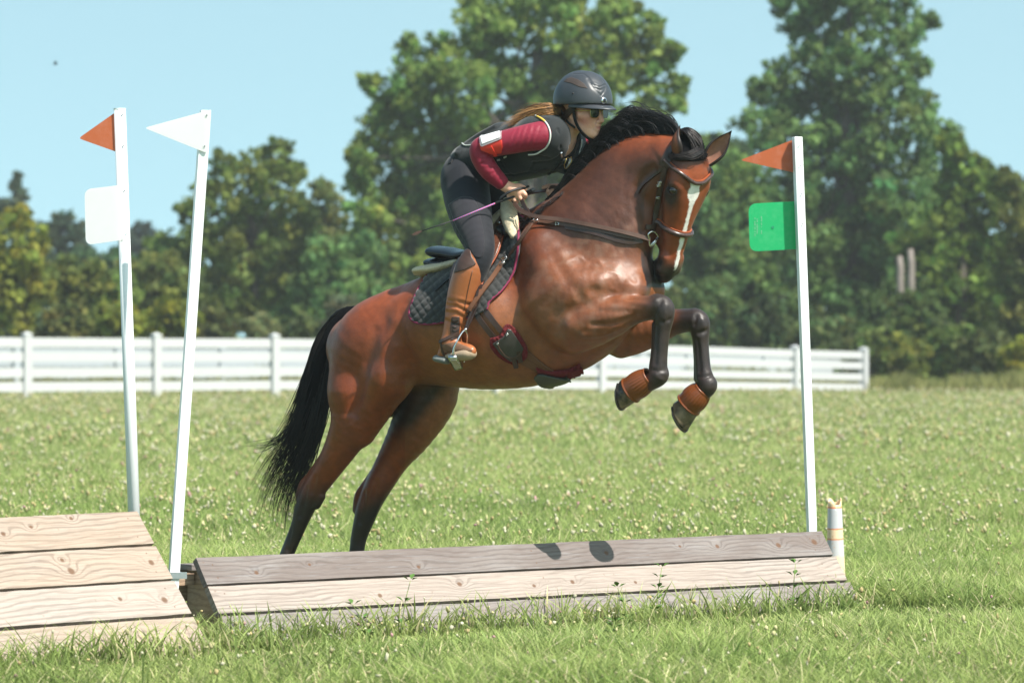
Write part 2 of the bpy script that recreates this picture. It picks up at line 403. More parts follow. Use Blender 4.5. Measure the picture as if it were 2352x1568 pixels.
# ------------------------------------------------------------------ wood
def wood_mat(name, pale, dark, knots, seed, freq=42, grey=0.0, cont=.75, pitch=False):
    """plank grain in object space: x along the plank, z across it"""
    m, nt, b = nodes(name)
    tc = nt.nodes.new('ShaderNodeTexCoord'); sp = nt.nodes.new('ShaderNodeSeparateXYZ'); nt.links.new(tc.outputs['Object'], sp.inputs[0])
    x = X(nt, sp.outputs[0]); z = X(nt, sp.outputs[2])
    mp = nt.nodes.new('ShaderNodeMapping'); mp.inputs['Scale'].default_value = (.55, 1, 2.2); mp.inputs['Location'].default_value = (seed * 3.7, seed, seed * 1.3)
    nt.links.new(tc.outputs['Object'], mp.inputs['Vector'])
    nz = noise(nt, mp.outputs[0], 1.6, 6, .52)
    fld = z + (nz - .5) * .20
    kmask = None
    knots = [k for k in knots]; nails = [(nx, nz, .0042) for nx in ((.075, 1.98, 3.86) if seed < 11 else (2.82, 1.45)) for nz in ((.032, .102) if seed < 11 else (.04, .14))]
    for (kx, kz, kr) in knots:
        dx = (x - kx) * (1 / (kr * 3.2)); dz = (z - kz) * (1 / (kr * 2.0)); d2 = dx * dx + dz * dz
        fld = fld + (d2 * -1).f('EXPONENT') * (.045 + kr)
        ex = (x - kx) * (1 / (kr * 1.1)); ez = (z - kz) * (1 / kr); kk = (ex * ex + ez * ez).ramp((.25, 1.0), (1.0, 0.0))
        kmask = kk if kmask is None else kmask.f('MAXIMUM', kk)
    lowf = noise(nt, mp.outputs[0], .55, 2, .5)
    for (kx, kz, kr) in nails:
        ex = (x - kx) * (1 / kr); ez = (z - kz) * (1 / kr); kk = (ex * ex + ez * ez).ramp((.5, 1.0), (1.0, 0.0)); kmask = kk if kmask is None else kmask.f('MAXIMUM', kk)
    ring = (fld * (freq * 6.283) + lowf * 16 + noise(nt, mp.outputs[0], 5.0, 3, .6) * 1.2).f('SINE') * .5 + .5
    mp2 = nt.nodes.new('ShaderNodeMapping'); mp2.inputs['Scale'].default_value = (4, 30, 130); nt.links.new(tc.outputs['Object'], mp2.inputs['Vector'])
    fine = noise(nt, mp2.outputs[0], 1.5, 4, .6)
    blot = noise(nt, mp.outputs[0], 2.6, 4, .6)
    c = mix(nt, ring.ramp((.06, cont), (.42, 0.0)) * blot.ramp((.35, .12), (.68, 1.0)), pale, dark)
    c = mix(nt, fine.ramp((.42, 0.0), (.75, .55)), c, dark)
    c = mix(nt, blot.ramp((.45, 0.0), (.8, .6)) * (1.0 if grey else .5), c, (.36, .34, .33))
    if pitch: c = mix(nt, fine.ramp((.55, 0.0), (.8, .35)), c, (.62, .62, .64))
    if kmask is not None: c = mix(nt, kmask * .85, c, (.13, .065, .035))
    spk = noise(nt, tc.outputs['Object'], 55, 2, .5).ramp((.72, 0.0), (.76, .5))
    c = mix(nt, spk, c, (.16, .10, .07))
    nt.links.new(c.s, b.inputs['Base Color']); b.inputs['Roughness'].default_value = .8; b.inputs['Specular IOR Level'].default_value = .2
    nt.links.new(bump(nt, ring * .5 + fine, .35, .003), b.inputs['Normal'])
    return m
def plank(name, O, U, upv, nrm, length, wid, thick, mat, parent, ends=(0, 0), label=None):
    """board with its own axes (object x along, z across) so the grain follows it; ends skew the two short edges"""
    N = 40; V = []; Fs = []; rs = random.Random(int(O[0] * 977 + O[2] * 131))
    prof = [(0, -thick), (0, -.004), (.004, 0), (wid - .004, 0), (wid, -.004), (wid, -thick)]
    for i in range(N + 1):
        t = i / N; wb = rs.uniform(-.0016, .0016); wt = rs.uniform(-.0016, .0016)
        for (zz, yy) in prof:
            e = ends[0] * (1 - t) + ends[1] * t
            V.append((t * length + (e * zz), -yy, zz + (wb if zz < wid / 2 else wt)))
    k = len(prof)
    for i in range(N):
        for j in range(k): Fs.append((i * k + j, i * k + (j + 1) % k, (i + 1) * k + (j + 1) % k, (i + 1) * k + j))
    Fs.append(tuple(range(k))); Fs.append(tuple(range(N * k, N * k + k))[::-1])
    o = mesh_py(name, V, Fs, mat)
    bm = bmesh.new(); bm.from_mesh(o.data); bmesh.ops.recalc_face_normals(bm, faces=bm.faces); bm.to_mesh(o.data); bm.free()
    Mx = Matrix((U, nrm, upv)).transposed().to_4x4(); Mx.translation = Vector(O)
    o.parent = parent; o.matrix_basis = Matrix.Translation(-Vector(parent.location)) @ Mx
    if label: o['label'] = label
    return o
def build_ramps():
    # long low ramp
    L = (RB_R - RB_L).length; H = .378; back = .27; sl_ = math.hypot(H, back)
    upv = (-RN * back + Vector((0, 0, H))).normalized(); nrm_ = upv.cross(RU).normalized()
    if nrm_.dot(RN) < 0: nrm_ = -nrm_
    root = empty('jump_ramp', RB_L); tag(root, 'long low ramp jump of three weathered planks with grass at its foot', 'jump', 'wooden ramp jumps')
    mats = [wood_mat('weathered_plank', (.235, .20, .19), (.09, .066, .06), [(.35, .06, .012), (2.9, .09, .012), (3.6, .07, .014)], 1, 40, .8, .8, True),
            wood_mat('bleached_plank', (.365, .305, .268), (.14, .105, .088), [(.95, .05, .014), (1.45, .09, .016), (1.9, .06, .012), (2.15, .07, .014), (2.55, .05, .011)], 2, 40, 0, .75),
            wood_mat('worn_grey_top_plank', (.185, .152, .140), (.060, .042, .037), [(.30, .05, .013), (.62, .08, .010), (1.25, .04, .012), (2.45, .07, .015), (2.95, .09, .010), (3.2, .08, .014), (3.62, .07, .019), (3.88, .08, .021)], 3, 36, .6, .85, True)]
    pw = sl_ / 3
    for i in range(3):
        O = RB_L + upv * (pw * i + (.004 if i else -.03))
        plank('plank', O, RU, upv, nrm_, L - .012 * i, pw - .012 + (0 if i else .03), .032, mats[i], root,
              label=('lowest grey weathered plank', 'pale bleached middle plank', 'grey knotty top plank')[i])
    # end rib, back sheathing, stringers under the planks
    endm = wood_mat('frame_board', (.42, .29, .19), (.22, .13, .08), [(.2, .05, .01)], 5, 40)  # plain brown board for ribs, backing and block
    for s_, off in ((0, .05), (1, L - .09)):
        mb = MB(); p0 = RB_L + RU * off - nrm_ * .034
        mb.prism([p0 + upv * .02, p0 + upv * (sl_ - .02), p0 + upv * (sl_ - .03) - RN * .09, p0 - RN * (back + .09) + Vector((0, 0, .0))], RU * .038)
        mb.build('end_rib', endm, root)
    for i in range(2):
        plank('back_board', RB_L - RN * (back + .13) + Vector((0, 0, .02 + i * .165)), RU, Vector((0, 0, 1)), -RN, L * .98, .155, .025, endm, root)
    t = MB(); top = RB_L + upv * sl_
    t.box(top - nrm_ * .036 - RN * .10 + RU * .02, RU * (L - .06), RN * .10, Vector((0, 0, -.03))); t.build('top_rail', mats[2], root, bevel=.004)
    mb = MB(); mb.box(top - RN * .04 - RU * .05 + Vector((0, 0, -.115)), RU * .09, -RN * .02, Vector((0, 0, .055))); mb.build('block', endm, root)
    # taller ramp running out of the frame on the left
    H = .60; back = .46; sl_ = math.hypot(H, back)
    upv = (-LN * back + Vector((0, 0, H))).normalized(); nrm_ = upv.cross(LU).normalized()
    if nrm_.dot(LN) < 0: nrm_ = -nrm_
    root = empty('jump_ramp', LB); tag(root, 'taller pale ramp jump of four planks cut off by the left edge', 'jump', 'wooden ramp jumps')
    LL = 2.9; pw = sl_ / 4
    cfg = [((.385, .308, .25), (.175, .125, .092), [(2.62, .09, .014), (1.3, .10, .016)], 'lowest plank half hidden by grass'),
           ((.385, .325, .285), (.185, .145, .12), [(2.52, .10, .013), (2.78, .08, .02), (.9, .05, .012)], 'pale grey third plank from the top'),
           ((.375, .30, .242), (.15, .10, .074), [(2.30, .13, .013), (2.32, .07, .022), (2.82, .09, .018), (1.2, .05, .012)], 'plank with long cathedral grain'),
           ((.37, .29, .232), (.155, .11, .08), [(2.22, .12, .011), (2.48, .155, .012), (2.04, .09, .014), (.6, .1, .012)], 'top plank with two small knots')]
    for i, (p, d, kn, lb) in enumerate(cfg):
        O = LB - LU * LL + upv * (pw * i + (.004 if i else -.03))
        plank('plank', O, LU, upv, nrm_, LL, pw - .013 + (0 if i else .03), .034, wood_mat('ramp_plank', p, d, kn, 11 + i * 3, 34, 0, .8), root, label=lb)
    for off in (.04, LL * .5, LL - .2):
        p0 = LB - LU * off - LU * .04 - nrm_ * .036; mb = MB()
        mb.prism([p0 + upv * .02, p0 + upv * (sl_ - .02), p0 + upv * (sl_ - .03) - LN * .10, p0 - LN * (back + .10)], LU * .038); mb.build('end_rib', endm, root)
    t = MB(); top = LB + upv * sl_
    t.box(top - nrm_ * .038 - LN * .13 - LU * LL, LU * (LL - .01), LN * .13, Vector((0, 0, -.03))); t.build('top_rail', wood_mat('rail_top', (.6, .52, .45), (.35, .26, .2), [], 8), root, bevel=.004)
    for i in range(3):
        plank('back_board', LB - LU * LL - LN * (back + .14) + Vector((0, 0, .02 + i * .175)), LU, Vector((0, 0, 1)), -LN, LL * .99, .165, .025, endm, root)
build_ramps()

# ------------------------------------------------------------------ flag posts
M_PVC = simple('white_plastic', (.80, .81, .82), .35, var=.03, nscale=20)

def trans_plastic(name, c, tr=.45, rough=.35):
    m, nt, b = nodes(name); v = coords(nt, 'Object'); n = noise(nt, v, 25, 4)
    cc = mix(nt, n.ramp((.45, .0), (.8, .25)), c, tuple(min(1, x * .8 + .25) for x in c))
    nt.links.new(cc.s, b.inputs['Base Color']); b.inputs['Roughness'].default_value = rough
    t = nt.nodes.new('ShaderNodeBsdfTranslucent'); nt.links.new(cc.s, t.inputs['Color'])
    ms = nt.nodes.new('ShaderNodeMixShader'); ms.inputs[0].default_value = tr
    nt.links.new(b.outputs[0], ms.inputs[1]); nt.links.new(t.outputs[0], ms.inputs[2]); nt.links.new(ms.outputs[0], nt.nodes['Material Output'].inputs[0])
    return m
M_ORANGE = trans_plastic('orange_flag_plastic', (.66, .19, .075)); M_GREEN = trans_plastic('green_panel_plastic', (.035, .62, .24)); M_SCREW = simple('screw_steel', (.35, .36, .38), .3, .9)
M_WPANEL = trans_plastic('white_flag_plastic', (.88, .88, .88), .4)
M_FAINT = simple('faded_print', (.30, .62, .42), .6)
def panel(name, pix, rad, d, mat, parent, dslope=0.0, ref=None, thick=.004, back=0.0):
    pts = [W(px, py, d + back + (px - ref) * dslope if ref else d + back) for px, py in pix]
    return MB().prism(rpoly(pts, [q * d / F for q in rad]), Vector((0, thick, 0))).build(name, mat, parent)
def build_posts():
    # round post with orange flag and white panel
    d = 19.35; a = W(318, HZ + F * CH / d + 4, d); b = W(275, 251, d)
    root = empty('flag_post', (a.x, a.y, 0)); tag(root, 'round white post with an orange flag above a white number panel', 'flag post', 'white flag posts beside the jumps')
    MB().tube([a, b], .0275, 20).build('post', M_PVC, root, True).data.polygons[-1].use_smooth = False
    MB().tube([b - Vector((0, 0, .004)), b + Vector((0, 0, .004))], .0285, 20).build('cap', M_PVC, root)
    panel('flag', [(268, 256), (180, 318), (270, 350)], [2, 9, 2], d, M_ORANGE, root, back=-.004)
    panel('number_panel', [(278, 425), (194, 435), (197, 563), (284, 551)], [2, 17, 17, 2], d, M_WPANEL, root, back=-.030)
    for px, py in ((281, 263), (283, 335), (286, 438), (290, 536)): MB().tube([W(px, py, d - .026), W(px, py, d - .031)], .0035, 8).build('screw', M_SCREW, root)
    # square post with white flag, leaning right
    d = 18.95; a = W(388, HZ + F * CH / d + 3, d); b = W(472, 254, d)
    root = empty('flag_post', (a.x, a.y, 0)); tag(root, 'square white post leaning right with a white triangular flag, between the ramps', 'flag post', 'white flag posts beside the jumps')
    sx = RU * .046; sy = Vector((-RN.x, -RN.y, 0)) * .046
    rot = math.radians(38); ux = Vector((math.cos(R(14)), math.sin(R(14)), 0)) * .046; uy = Vector((-math.sin(R(14)), math.cos(R(14)), 0)) * .046
    ax = b - a
    MB().box(a - ux / 2 - uy / 2, ux, uy, ax).build('post', M_PVC, root, bevel=.003)
    panel('flag', [(485, 252), (331, 294), (470, 350), (477, 347)], [2, 10, 2, 2], d, M_WPANEL, root, back=-.034, thick=.005)
    for px, py in ((475, 265), (470, 336)): MB().tube([W(px, py, d - .034), W(px, py, d - .039)], .0035, 8).build('screw', M_SCREW, root)
    br = W(402, 1328, d); MB().box(br - ux * .62 - uy * .62, ux * 1.24, uy * 1.24, Vector((0, 0, .03))).box(br + ux * .6 - uy * .5, ux * .5, uy * .1, Vector((0, 0, .03))).build('bracket', simple('galvanised_steel', (.45, .47, .48), .4, .8), root)
    # square post on the right
    d = 21.95; a = W(1871, HZ + F * CH / d + 3, d); b = W(1831, 315, d)
    root = empty('flag_post', (a.x, a.y, 0)); tag(root, 'square white post with an orange flag above a green panel, by the broken cone', 'flag post', 'white flag posts beside the jumps')
    ux = Vector((math.cos(R(14)), math.sin(R(14)), 0)) * .045; uy = Vector((-math.sin(R(14)), math.cos(R(14)), 0)) * .045
    MB().box(a - ux / 2 - uy / 2, ux, uy, b - a).build('post', M_PVC, root, bevel=.003)
    panel('flag', [(1822, 321), (1700, 368), (1830, 398)], [1, 8, 1], d, M_ORANGE, root, back=.032)
    pn = panel('number_panel', [(1832, 462), (1719, 468), (1722, 578), (1836, 572)], [2, 20, 20, 2], d, M_GREEN, root, back=.032)
    for px, py in ((1836, 334), (1838, 381), (1841, 446), (1844, 514)): MB().tube([W(px, py, d - .026), W(px, py, d - .031)], .0035, 8).build('screw', M_SCREW, root)
    s = MB(); rs = random.Random(3)          # rows of small moulded letters, too worn to read
    for cx_, y0, y1 in ((1734, 500, 543), (1739, 503, 541), (1749, 497, 542)):
        y = y0
        while y < y1:
            hh = rs.uniform(1.2, 2.6)
            if rs.random() > .2: s.prism([W(cx_ - 1.1, y, d + .031), W(cx_ + 1.1, y, d + .031), W(cx_ + 1.1, y + hh * .6, d + .031), W(cx_ - 1.1, y + hh * .6, d + .031)], (0, -.0012, 0))
            y += hh + .9
    adopt_sub(s.build('moulded_print', M_FAINT), pn)
    adopt_sub(MB().tube([W(1775, 522, d + .033), W(1775, 522, d + .029)], .008, 12).build('centre_boss', simple('dark_green_boss', (.02, .30, .14), .4)), pn)
build_posts()

# ------------------------------------------------------------------ broken cone
def build_cone():
    d = 21.9; a = W(1921, HZ + F * CH / d, d); top = W(1917, 1143, d)
    root = empty('broken_cone', (a.x, a.y, 0)); tag(root, 'faded broken traffic cone with a jagged top at the right end of the ramp', 'traffic cone')
    m, nt, b = nodes('faded_cone'); v = coords(nt, 'Object'); n = noise(nt, v, 14, 4); n2 = noise(nt, v, 60, 3)
    tc = nt.nodes.new('ShaderNodeTexCoord'); sp = nt.nodes.new('ShaderNodeSeparateXYZ'); nt.links.new(tc.outputs['Object'], sp.inputs[0])
    z = X(nt, sp.outputs[2]); H = top.z
    band = (z / H)._op('ADD', (n - .5) * .03).ramp((0.0, (.76, .56, .36)), (.44, (.76, .58, .38)), (.46, (.50, .50, .51)), (.60, (.52, .51, .51)), (.615, (.62, .20, .07)), (.625, (.74, .55, .36)), (.70, (.74, .55, .36)), (.71, (.62, .17, .05)), (.72, (.50, .50, .52)), (.90, (.50, .50, .52)), (.905, (.66, .15, .04)), (.925, (.74, .54, .33)))
    cc = mix(nt, n2.ramp((.6, 0.0), (.75, .7)), band, (.60, .38, .2))
    nt.links.new(cc.s, b.inputs['Base Color']); b.inputs['Roughness'].default_value = .7
    prof = []; N = 28; rt = 15.5 * d / F; rb = 24 * d / F
    mb = MB(); V = []; Fs = []; K = 16
    ax = (top - a); rs = random.Random(2)
    jag = [0] * N
    for k in range(N):
        an = 2 * math.pi * k / N; jag[k] = -.012 + .012 * math.sin(3 * an + .6) + (.026 if 24 <= k <= 26 else 0) - (.045 * max(0, math.cos(an + 1.1)) ** 3) + rs.uniform(-.004, .004)
    for side in (0, 1):
        for i in range(K + 1):
            t = i / K; r = rb + (rt - rb) * t - .004 * side; c = a + ax * t
            for k in range(N):
                an = 2 * math.pi * k / N; z = c + Vector((math.cos(an) * r, math.sin(an) * r, 0)) + (Vector((0, 0, jag[k])) if i == K else Vector())
                V.append(z)
    n1 = (K + 1) * N
    for s in (0, 1):
        for i in range(K):
            for k in range(N):
                q = (i * N + k, i * N + (k + 1) % N, (i + 1) * N + (k + 1) % N, (i + 1) * N + k)
                Fs.append(tuple(x + s * n1 for x in (q if s == 0 else q[::-1])))
    for k in range(N): Fs.append((K * N + k, K * N + (k + 1) % N, n1 + K * N + (k + 1) % N, n1 + K * N + k))
    V = [v_ - a for v_ in V]
    o = mesh_py('tube', V, Fs, m, None, smooth=True); o.parent = root
    bs = MB(); bs.lathe((0, 0, .0), (0, 0, 1), [(.0, .025), (.09, .025), (.10, .02), (.10, 0), (0, 0)], 24); b2 = bs.build('base', m); b2.parent = root
build_cone()

# ------------------------------------------------------------------ fences
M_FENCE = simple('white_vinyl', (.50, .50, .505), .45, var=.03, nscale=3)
M_FENCE2 = simple('white_vinyl_shaded', (.40, .43, .46), .5, var=.03, nscale=3)  # far fence: shade on its rails put into a greyer, bluer white
def post_cap(mb, p, u, w_):
    v = Vector((-u.y, u.x, 0)); c = p
    mb.box(c - u * (w_ / 2 + .012) - v * (w_ / 2 + .012), u * (w_ + .024), v * (w_ + .024), Vector((0, 0, .022)))
    q = [c + u * sx * (w_ / 2 + .008) + v * sy * (w_ / 2 + .008) + Vector((0, 0, .022)) for sx, sy in ((-1, -1), (1, -1), (1, 1), (-1, 1))]
    mb.add(q + [c + Vector((0, 0, .075))], [(0, 1, 4), (1, 2, 4), (2, 3, 4), (3, 0, 4)])
def fence(label, posts, railrows, mat, pw, capy):
    """posts: (px, d, base row, top row); rails by fraction of the post height"""
    P = [(W(px, yb, d), W(px, yt, d)) for px, d, yb, yt in posts]
    root = empty('board_fence', P[0][0]); tag(root, label, 'fence', 'white board fences behind the meadow')
    for i, (b, t) in enumerate(P):
        j = min(i, len(P) - 2); u = (P[j + 1][0] - P[j][0]); u.z = 0; u.normalize(); v = Vector((-u.y, u.x, 0)); w_ = pw
        b2 = b - Vector((0, 0, .1)); mb = MB(); mb.box(b2 - u * w_ / 2 - v * w_ / 2, u * w_, v * w_, t - b2); mb.build('post', mat, root)
        mb = MB(); post_cap(mb, t, u, w_); mb.build('post_cap', mat, root)
    for (f0, f1) in railrows:
        for i in range(len(P) - 1):
            (b0, t0), (b1, t1) = P[i], P[i + 1]; u = (b1 - b0); u.z = 0; u.normalize(); v = Vector((-u.y, u.x, 0))
            lo0 = b0.lerp(t0, f0); hi0 = b0.lerp(t0, f1); lo1 = b1.lerp(t1, f0); hi1 = b1.lerp(t1, f1); th = .04; e = pw / 2 + .001
            q = [lo0 + u * e, lo1 - u * e, hi1 - u * e, hi0 + u * e]
            MB().prism([p - v * th / 2 for p in q], v * th).build('rail', mat, root)
rows = [(.125, .275), (.35, .495), (.59, .735), (.81, .96)]
fp = [(-1210, 80, 924, 760), (-880, 81.5, 922, 763), (-560, 83, 921, 766), (-240, 84, 920, 767), (62, 86, 918, 769), (359, 87.5, 915, 771), (631, 89, 912, 772), (886, 90.5, 910, 775), (1141, 92, 909, 779), (1381, 94, 908, 784), (1608, 96, 908, 791), (1826, 98.5, 909, 799), (1984, 101, 911, 803)]
fence('near white four-rail fence crossing the whole meadow behind the horse', fp, rows, M_FENCE, .17, 0)
fp2 = [(-880, 101.5, 913, 795), (-650, 102.3, 912, 796), (-420, 103, 911, 797), (-190, 103.5, 910, 797), (38, 104, 909, 798), (271, 105, 908, 799), (511, 106, 907, 800), (740, 107, 906, 801), (965, 108, 905, 803), (1180, 109.5, 904, 805), (1390, 111, 904, 808), (1578, 113, 905, 813), (1754, 115, 906, 818), (1950, 118, 908, 824)]
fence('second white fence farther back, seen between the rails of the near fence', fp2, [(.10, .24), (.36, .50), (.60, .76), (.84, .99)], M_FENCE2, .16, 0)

# ------------------------------------------------------------------ trees
def leaf_cloud(rs, centres, radii, n_per, size, base, cvar, flat=.8, droop=-.5):
    """many leaf-sized faces in clumps; each clump has its own tone"""
    Cs = []; Ps = []; Ss = []
    for (c, r, n) in zip(centres, radii, n_per):
        u = rs.randn(n, 3); u /= np.linalg.norm(u, axis=1)[:, None]
        rad = r * (.35 + .65 * rs.rand(n, 1) ** .5)
        p = np.asarray(c)[None] + u * rad * np.array([1, 1, flat])
        tone = 1 + cvar * rs.randn(); hue = rs.randn() * .12
        cc = np.asarray(base)[None] * tone * (1 + .25 * rs.randn(n, 1)); cc = cc * np.array([1 + hue, 1, 1 - hue * .5])
        Ps.append(p); Cs.append(np.clip(cc, .012, .6)); Ss.append(size * (.6 + .8 * rs.rand(n)))
    P = np.concatenate(Ps); C = np.concatenate(Cs); S = np.concatenate(Ss); n = len(P)
    a = rs.randn(n, 3); a[:, 2] -= droop; a /= np.linalg.norm(a, axis=1)[:, None]
    b = np.cross(a, rs.randn(n, 3)); b /= np.linalg.norm(b, axis=1)[:, None]
    A = a * S[:, None]; B = b * S[:, None] * .62
    V = np.stack([P - A * .5, P + B * .5 - A * .05, P + A * .5, P - B * .5 - A * .05], 1).reshape(-1, 3)
    return V, np.arange(4 * n), np.full(n, 4), np.repeat(C, 4, 0)
M_LEAF = vcol('tree_leaf', rough=.6, spec=.2, var=.15, nscale=.7, trans=.55)
M_BARK = simple('bark', (.085, .07, .058), .9, nscale=8, var=.4, bstr=.4); M_DEADBARK = simple('pale_dead_bark', (.22, .185, .165), .9, nscale=8, var=.3)
def tree(name, label, cat, d, trunk, blobs, base, size=.26, dens=1.0, cvar=.22, seed=0, group=None, sub=.26, bark=None, twigs=True, depth=.8, limb=True, ground=None):
    """trunk: (px, row of foot, px, row of head, radius px); blobs: (px,row,r px) crown masses"""
    rs = np.random.RandomState(seed); s = d / F
    tx0, ty0, tx1, ty1, tr = trunk
    foot = W(tx0, ty0, d); foot.z = float(zg(foot.x, foot.y)); head = W(tx1, ty1, d)
    root = empty(name, foot); tag(root, label, cat, group)
    mb = MB(); mid = foot.lerp(head, .5) + Vector((rs.uniform(-.1, .1), rs.uniform(-.1, .1), 0))
    mb.tube([foot - Vector((0, 0, .2)), foot.lerp(mid, .5), mid, head], [tr * s * 1.3, tr * s, tr * s * .75, tr * s * .3], 8)
    cs = []; rr = []; nn = []
    for (px, py, r) in blobs:
        dy = rs.uniform(-1, 1) * r * s * depth
        c = W(px, py, d + dy); R_ = r * s
        if limb and r > 48:
            t = rs.uniform(.35, .9); st = foot.lerp(head, t); m2 = st.lerp(c, .5) + Vector((0, 0, -.08 * (c - st).length))
            mb.tube([st, m2, c], [tr * s * .30, tr * s * .18, tr * s * .05], 5)
        k = max(7, int(2.3 * (1 / sub) ** 2 * .9))
        u = rs.randn(k, 3); u /= np.linalg.norm(u, axis=1)[:, None]
        q = np.array(c)[None] + u * (R_ * (.35 + .60 * rs.rand(k, 1)))
        for p in q:
            r2 = R_ * sub * rs.uniform(.7, 1.3); cs.append(p); rr.append(r2)
            nn.append(max(8, int(dens * 17 * (r2 / size) ** 1.9)))
        cs.append(np.array(c)); rr.append(R_ * .7); nn.append(int(dens * 9 * (R_ * .7 / size) ** 2))
    mb.build('trunk', bark or M_BARK, root, True)
    V, fl, ct, C = leaf_cloud(rs, cs, rr, nn, size, base, cvar)
    mesh_np('crown', V, fl, ct, M_LEAF, root, colors=C, smooth=False)
    return root
def ring(cx, cy, rx, ry, n, r, seed=0, fill=True):
    rs = random.Random(seed); out = []
    for i in range(n):
        a = 6.283 * i / n + rs.uniform(-.2, .2); q = rs.uniform(.82, 1.02) if not fill else math.sqrt(rs.uniform(.05, 1))
        out.append((cx + rx * q * math.cos(a), cy + ry * q * math.sin(a), r * rs.uniform(.75, 1.25)))
    return out
G_OLIVE = (.205, .29, .07); G_MID = (.17, .26, .07); G_DEEP = (.14, .235, .075); G_YEL = (.25, .26, .045); G_PALE = (.24, .26, .11); G_BLUE = (.10, .145, .085)
BG = 'trees of the woodland edge behind the fence'
def build_trees():
    T = tree
    # the broad tree behind the rider
    bl = [(1250, 40, 105), (1130, 70, 95), (1370, 80, 95), (1020, 140, 80), (1480, 130, 75), (1540, 120, 38), (1420, 30, 60), (1180, -40, 90), (1330, -50, 80), (960, 190, 75), (900, 230, 55), (1080, 200, 110), (1230, 180, 120), (1370, 190, 100), (1500, 220, 60), (1555, 235, 30),
          (880, 310, 80), (830, 360, 50), (980, 320, 110), (1110, 330, 110), (1250, 320, 110), (1390, 320, 110), (1490, 310, 70), (870, 420, 80), (828, 425, 46), (842, 490, 58), (815, 555, 50), (960, 450, 100), (1080, 460, 110), (1220, 460, 110), (1350, 460, 110), (1470, 430, 90), (900, 540, 90), (1020, 570, 100), (1150, 590, 100), (1300, 590, 100), (1430, 560, 90), (940, 640, 80), (1060, 680, 80), (1200, 690, 80), (1340, 690, 80), (1560, 190, 26), (1500, 60, 35), (1090, 10, 45), (850, 190, 30), (940, 110, 35)]
    T('broad_tree', 'broad round olive-green tree directly behind the rider, the nearest tall one', 'tree', 128, (1200, 900, 1230, 120, 26), bl, G_OLIVE, .27, 1.25, .24, 11, BG)
    # tall loose tree on the right
    bl = [(1860, -20, 60), (1960, -40, 75), (2080, -20, 55), (1800, 10, 32), (1830, 60, 45), (1900, 60, 70), (1990, 40, 75), (2090, 60, 50), (2140, 45, 24), (1860, 140, 70), (1950, 140, 85), (2050, 130, 70), (2110, 150, 35), (1780, 180, 45), (1740, 210, 35), (1800, 230, 80), (1900, 240, 95), (2010, 230, 90), (2100, 230, 60), (1760, 300, 80), (1870, 330, 100), (1990, 340, 110), (2110, 330, 90), (2180, 320, 50), (1800, 430, 95), (1920, 450, 110), (2050, 450, 110), (2160, 430, 85), (2230, 400, 45), (1780, 550, 90), (1890, 570, 100), (2020, 570, 100), (2150, 560, 100), (1840, 680, 90), (1960, 690, 90), (2060, 640, 80), (2085, 700, 75), (2030, 740, 70)]
    T('tall_tree', 'tallest dark green tree behind the green panel, its loose top leaving the frame', 'tree', 132, (1960, 900, 1950, 20, 22), bl, G_DEEP, .26, 1.15, .22, 12, BG)
    T('bright_tree', 'bright green tree leaning down from the tallest tree towards the right edge', 'tree', 126, (2200, 900, 2210, 450, 16), [(2255, 385, 40), (2290, 425, 40), (2325, 440, 42), (2130, 620, 75), (2110, 560, 70), (2150, 640, 60), (2185, 330, 42), (2215, 370, 45), (2262, 420, 42), (2200, 420, 60), (2250, 480, 70), (2295, 460, 42), (2180, 520, 80), (2270, 580, 85), (2190, 640, 85), (2290, 690, 80), (2210, 740, 75), (2130, 700, 70)], (.14, .215, .04), .25, 1.2, .24, 13, BG)
    T('dull_tree', 'dull olive tree cut by the right edge of the picture', 'tree', 121, (2350, 900, 2345, 430, 16), [(2320, 420, 45), (2370, 450, 70), (2340, 530, 75), (2420, 560, 90), (2340, 640, 80), (2400, 700, 90), (2330, 760, 70)], (.14, .17, .045), .25, 1.2, .22, 14, BG)
    # mid-left tree
    bl = [(640, 355, 45), (590, 380, 55), (520, 380, 42), (480, 430, 45), (430, 480, 32), (560, 440, 70), (640, 430, 65), (680, 400, 30), (500, 500, 75), (590, 520, 85), (680, 500, 60), (460, 570, 60), (540, 600, 85), (640, 600, 85), (720, 590, 70), (500, 690, 75), (600, 700, 80), (700, 690, 80)]
    T('leaning_tree', 'loose topped green tree behind the leaning post, with sky showing through its top', 'tree', 130, (590, 900, 570, 420, 13), bl, (.165, .215, .05), .25, .95, .25, 15, BG)
    T('round_tree', 'small rounded yellow-green tree between the leaning post tree and the broad tree', 'tree', 140, (745, 900, 745, 500, 9), [(742, 432, 30), (745, 450, 38), (715, 490, 40), (775, 500, 45), (745, 560, 60), (790, 590, 50)], (.20, .23, .07), .24, 1.1, .2, 16, BG)
    T('dark_tree', 'dark leafy tree filling the gap left of the broad tree trunk', 'tree', 125, (800, 900, 790, 580, 12), [(760, 600, 70), (840, 590, 75), (800, 680, 80), (720, 680, 75), (870, 700, 80), (660, 740, 60)], G_DEEP, .25, 1.3, .22, 17, BG)
    # far left
    T('yellow_bush', 'yellow-green bushy tree at the left edge below the distant spire', 'tree', 118, (50, 900, 50, 560, 10), [(40, 510, 42), (85, 560, 40), (10, 560, 50), (55, 610, 60), (90, 660, 45), (0, 660, 65), (40, 720, 65), (-60, 600, 80), (-50, 720, 80)], G_YEL, .24, 1.2, .28, 18, BG)
    T('spire_tree', 'thin bluish spire of a distant conifer at the far left', 'tree', 190, (38, 880, 40, 395, 6), [(40, 402, 9), (36, 425, 15), (46, 448, 19), (30, 470, 24), (48, 495, 30), (20, 520, 35), (60, 540, 40), (0, 480, 25)], G_BLUE, .34, 1.0, .16, 19, BG)
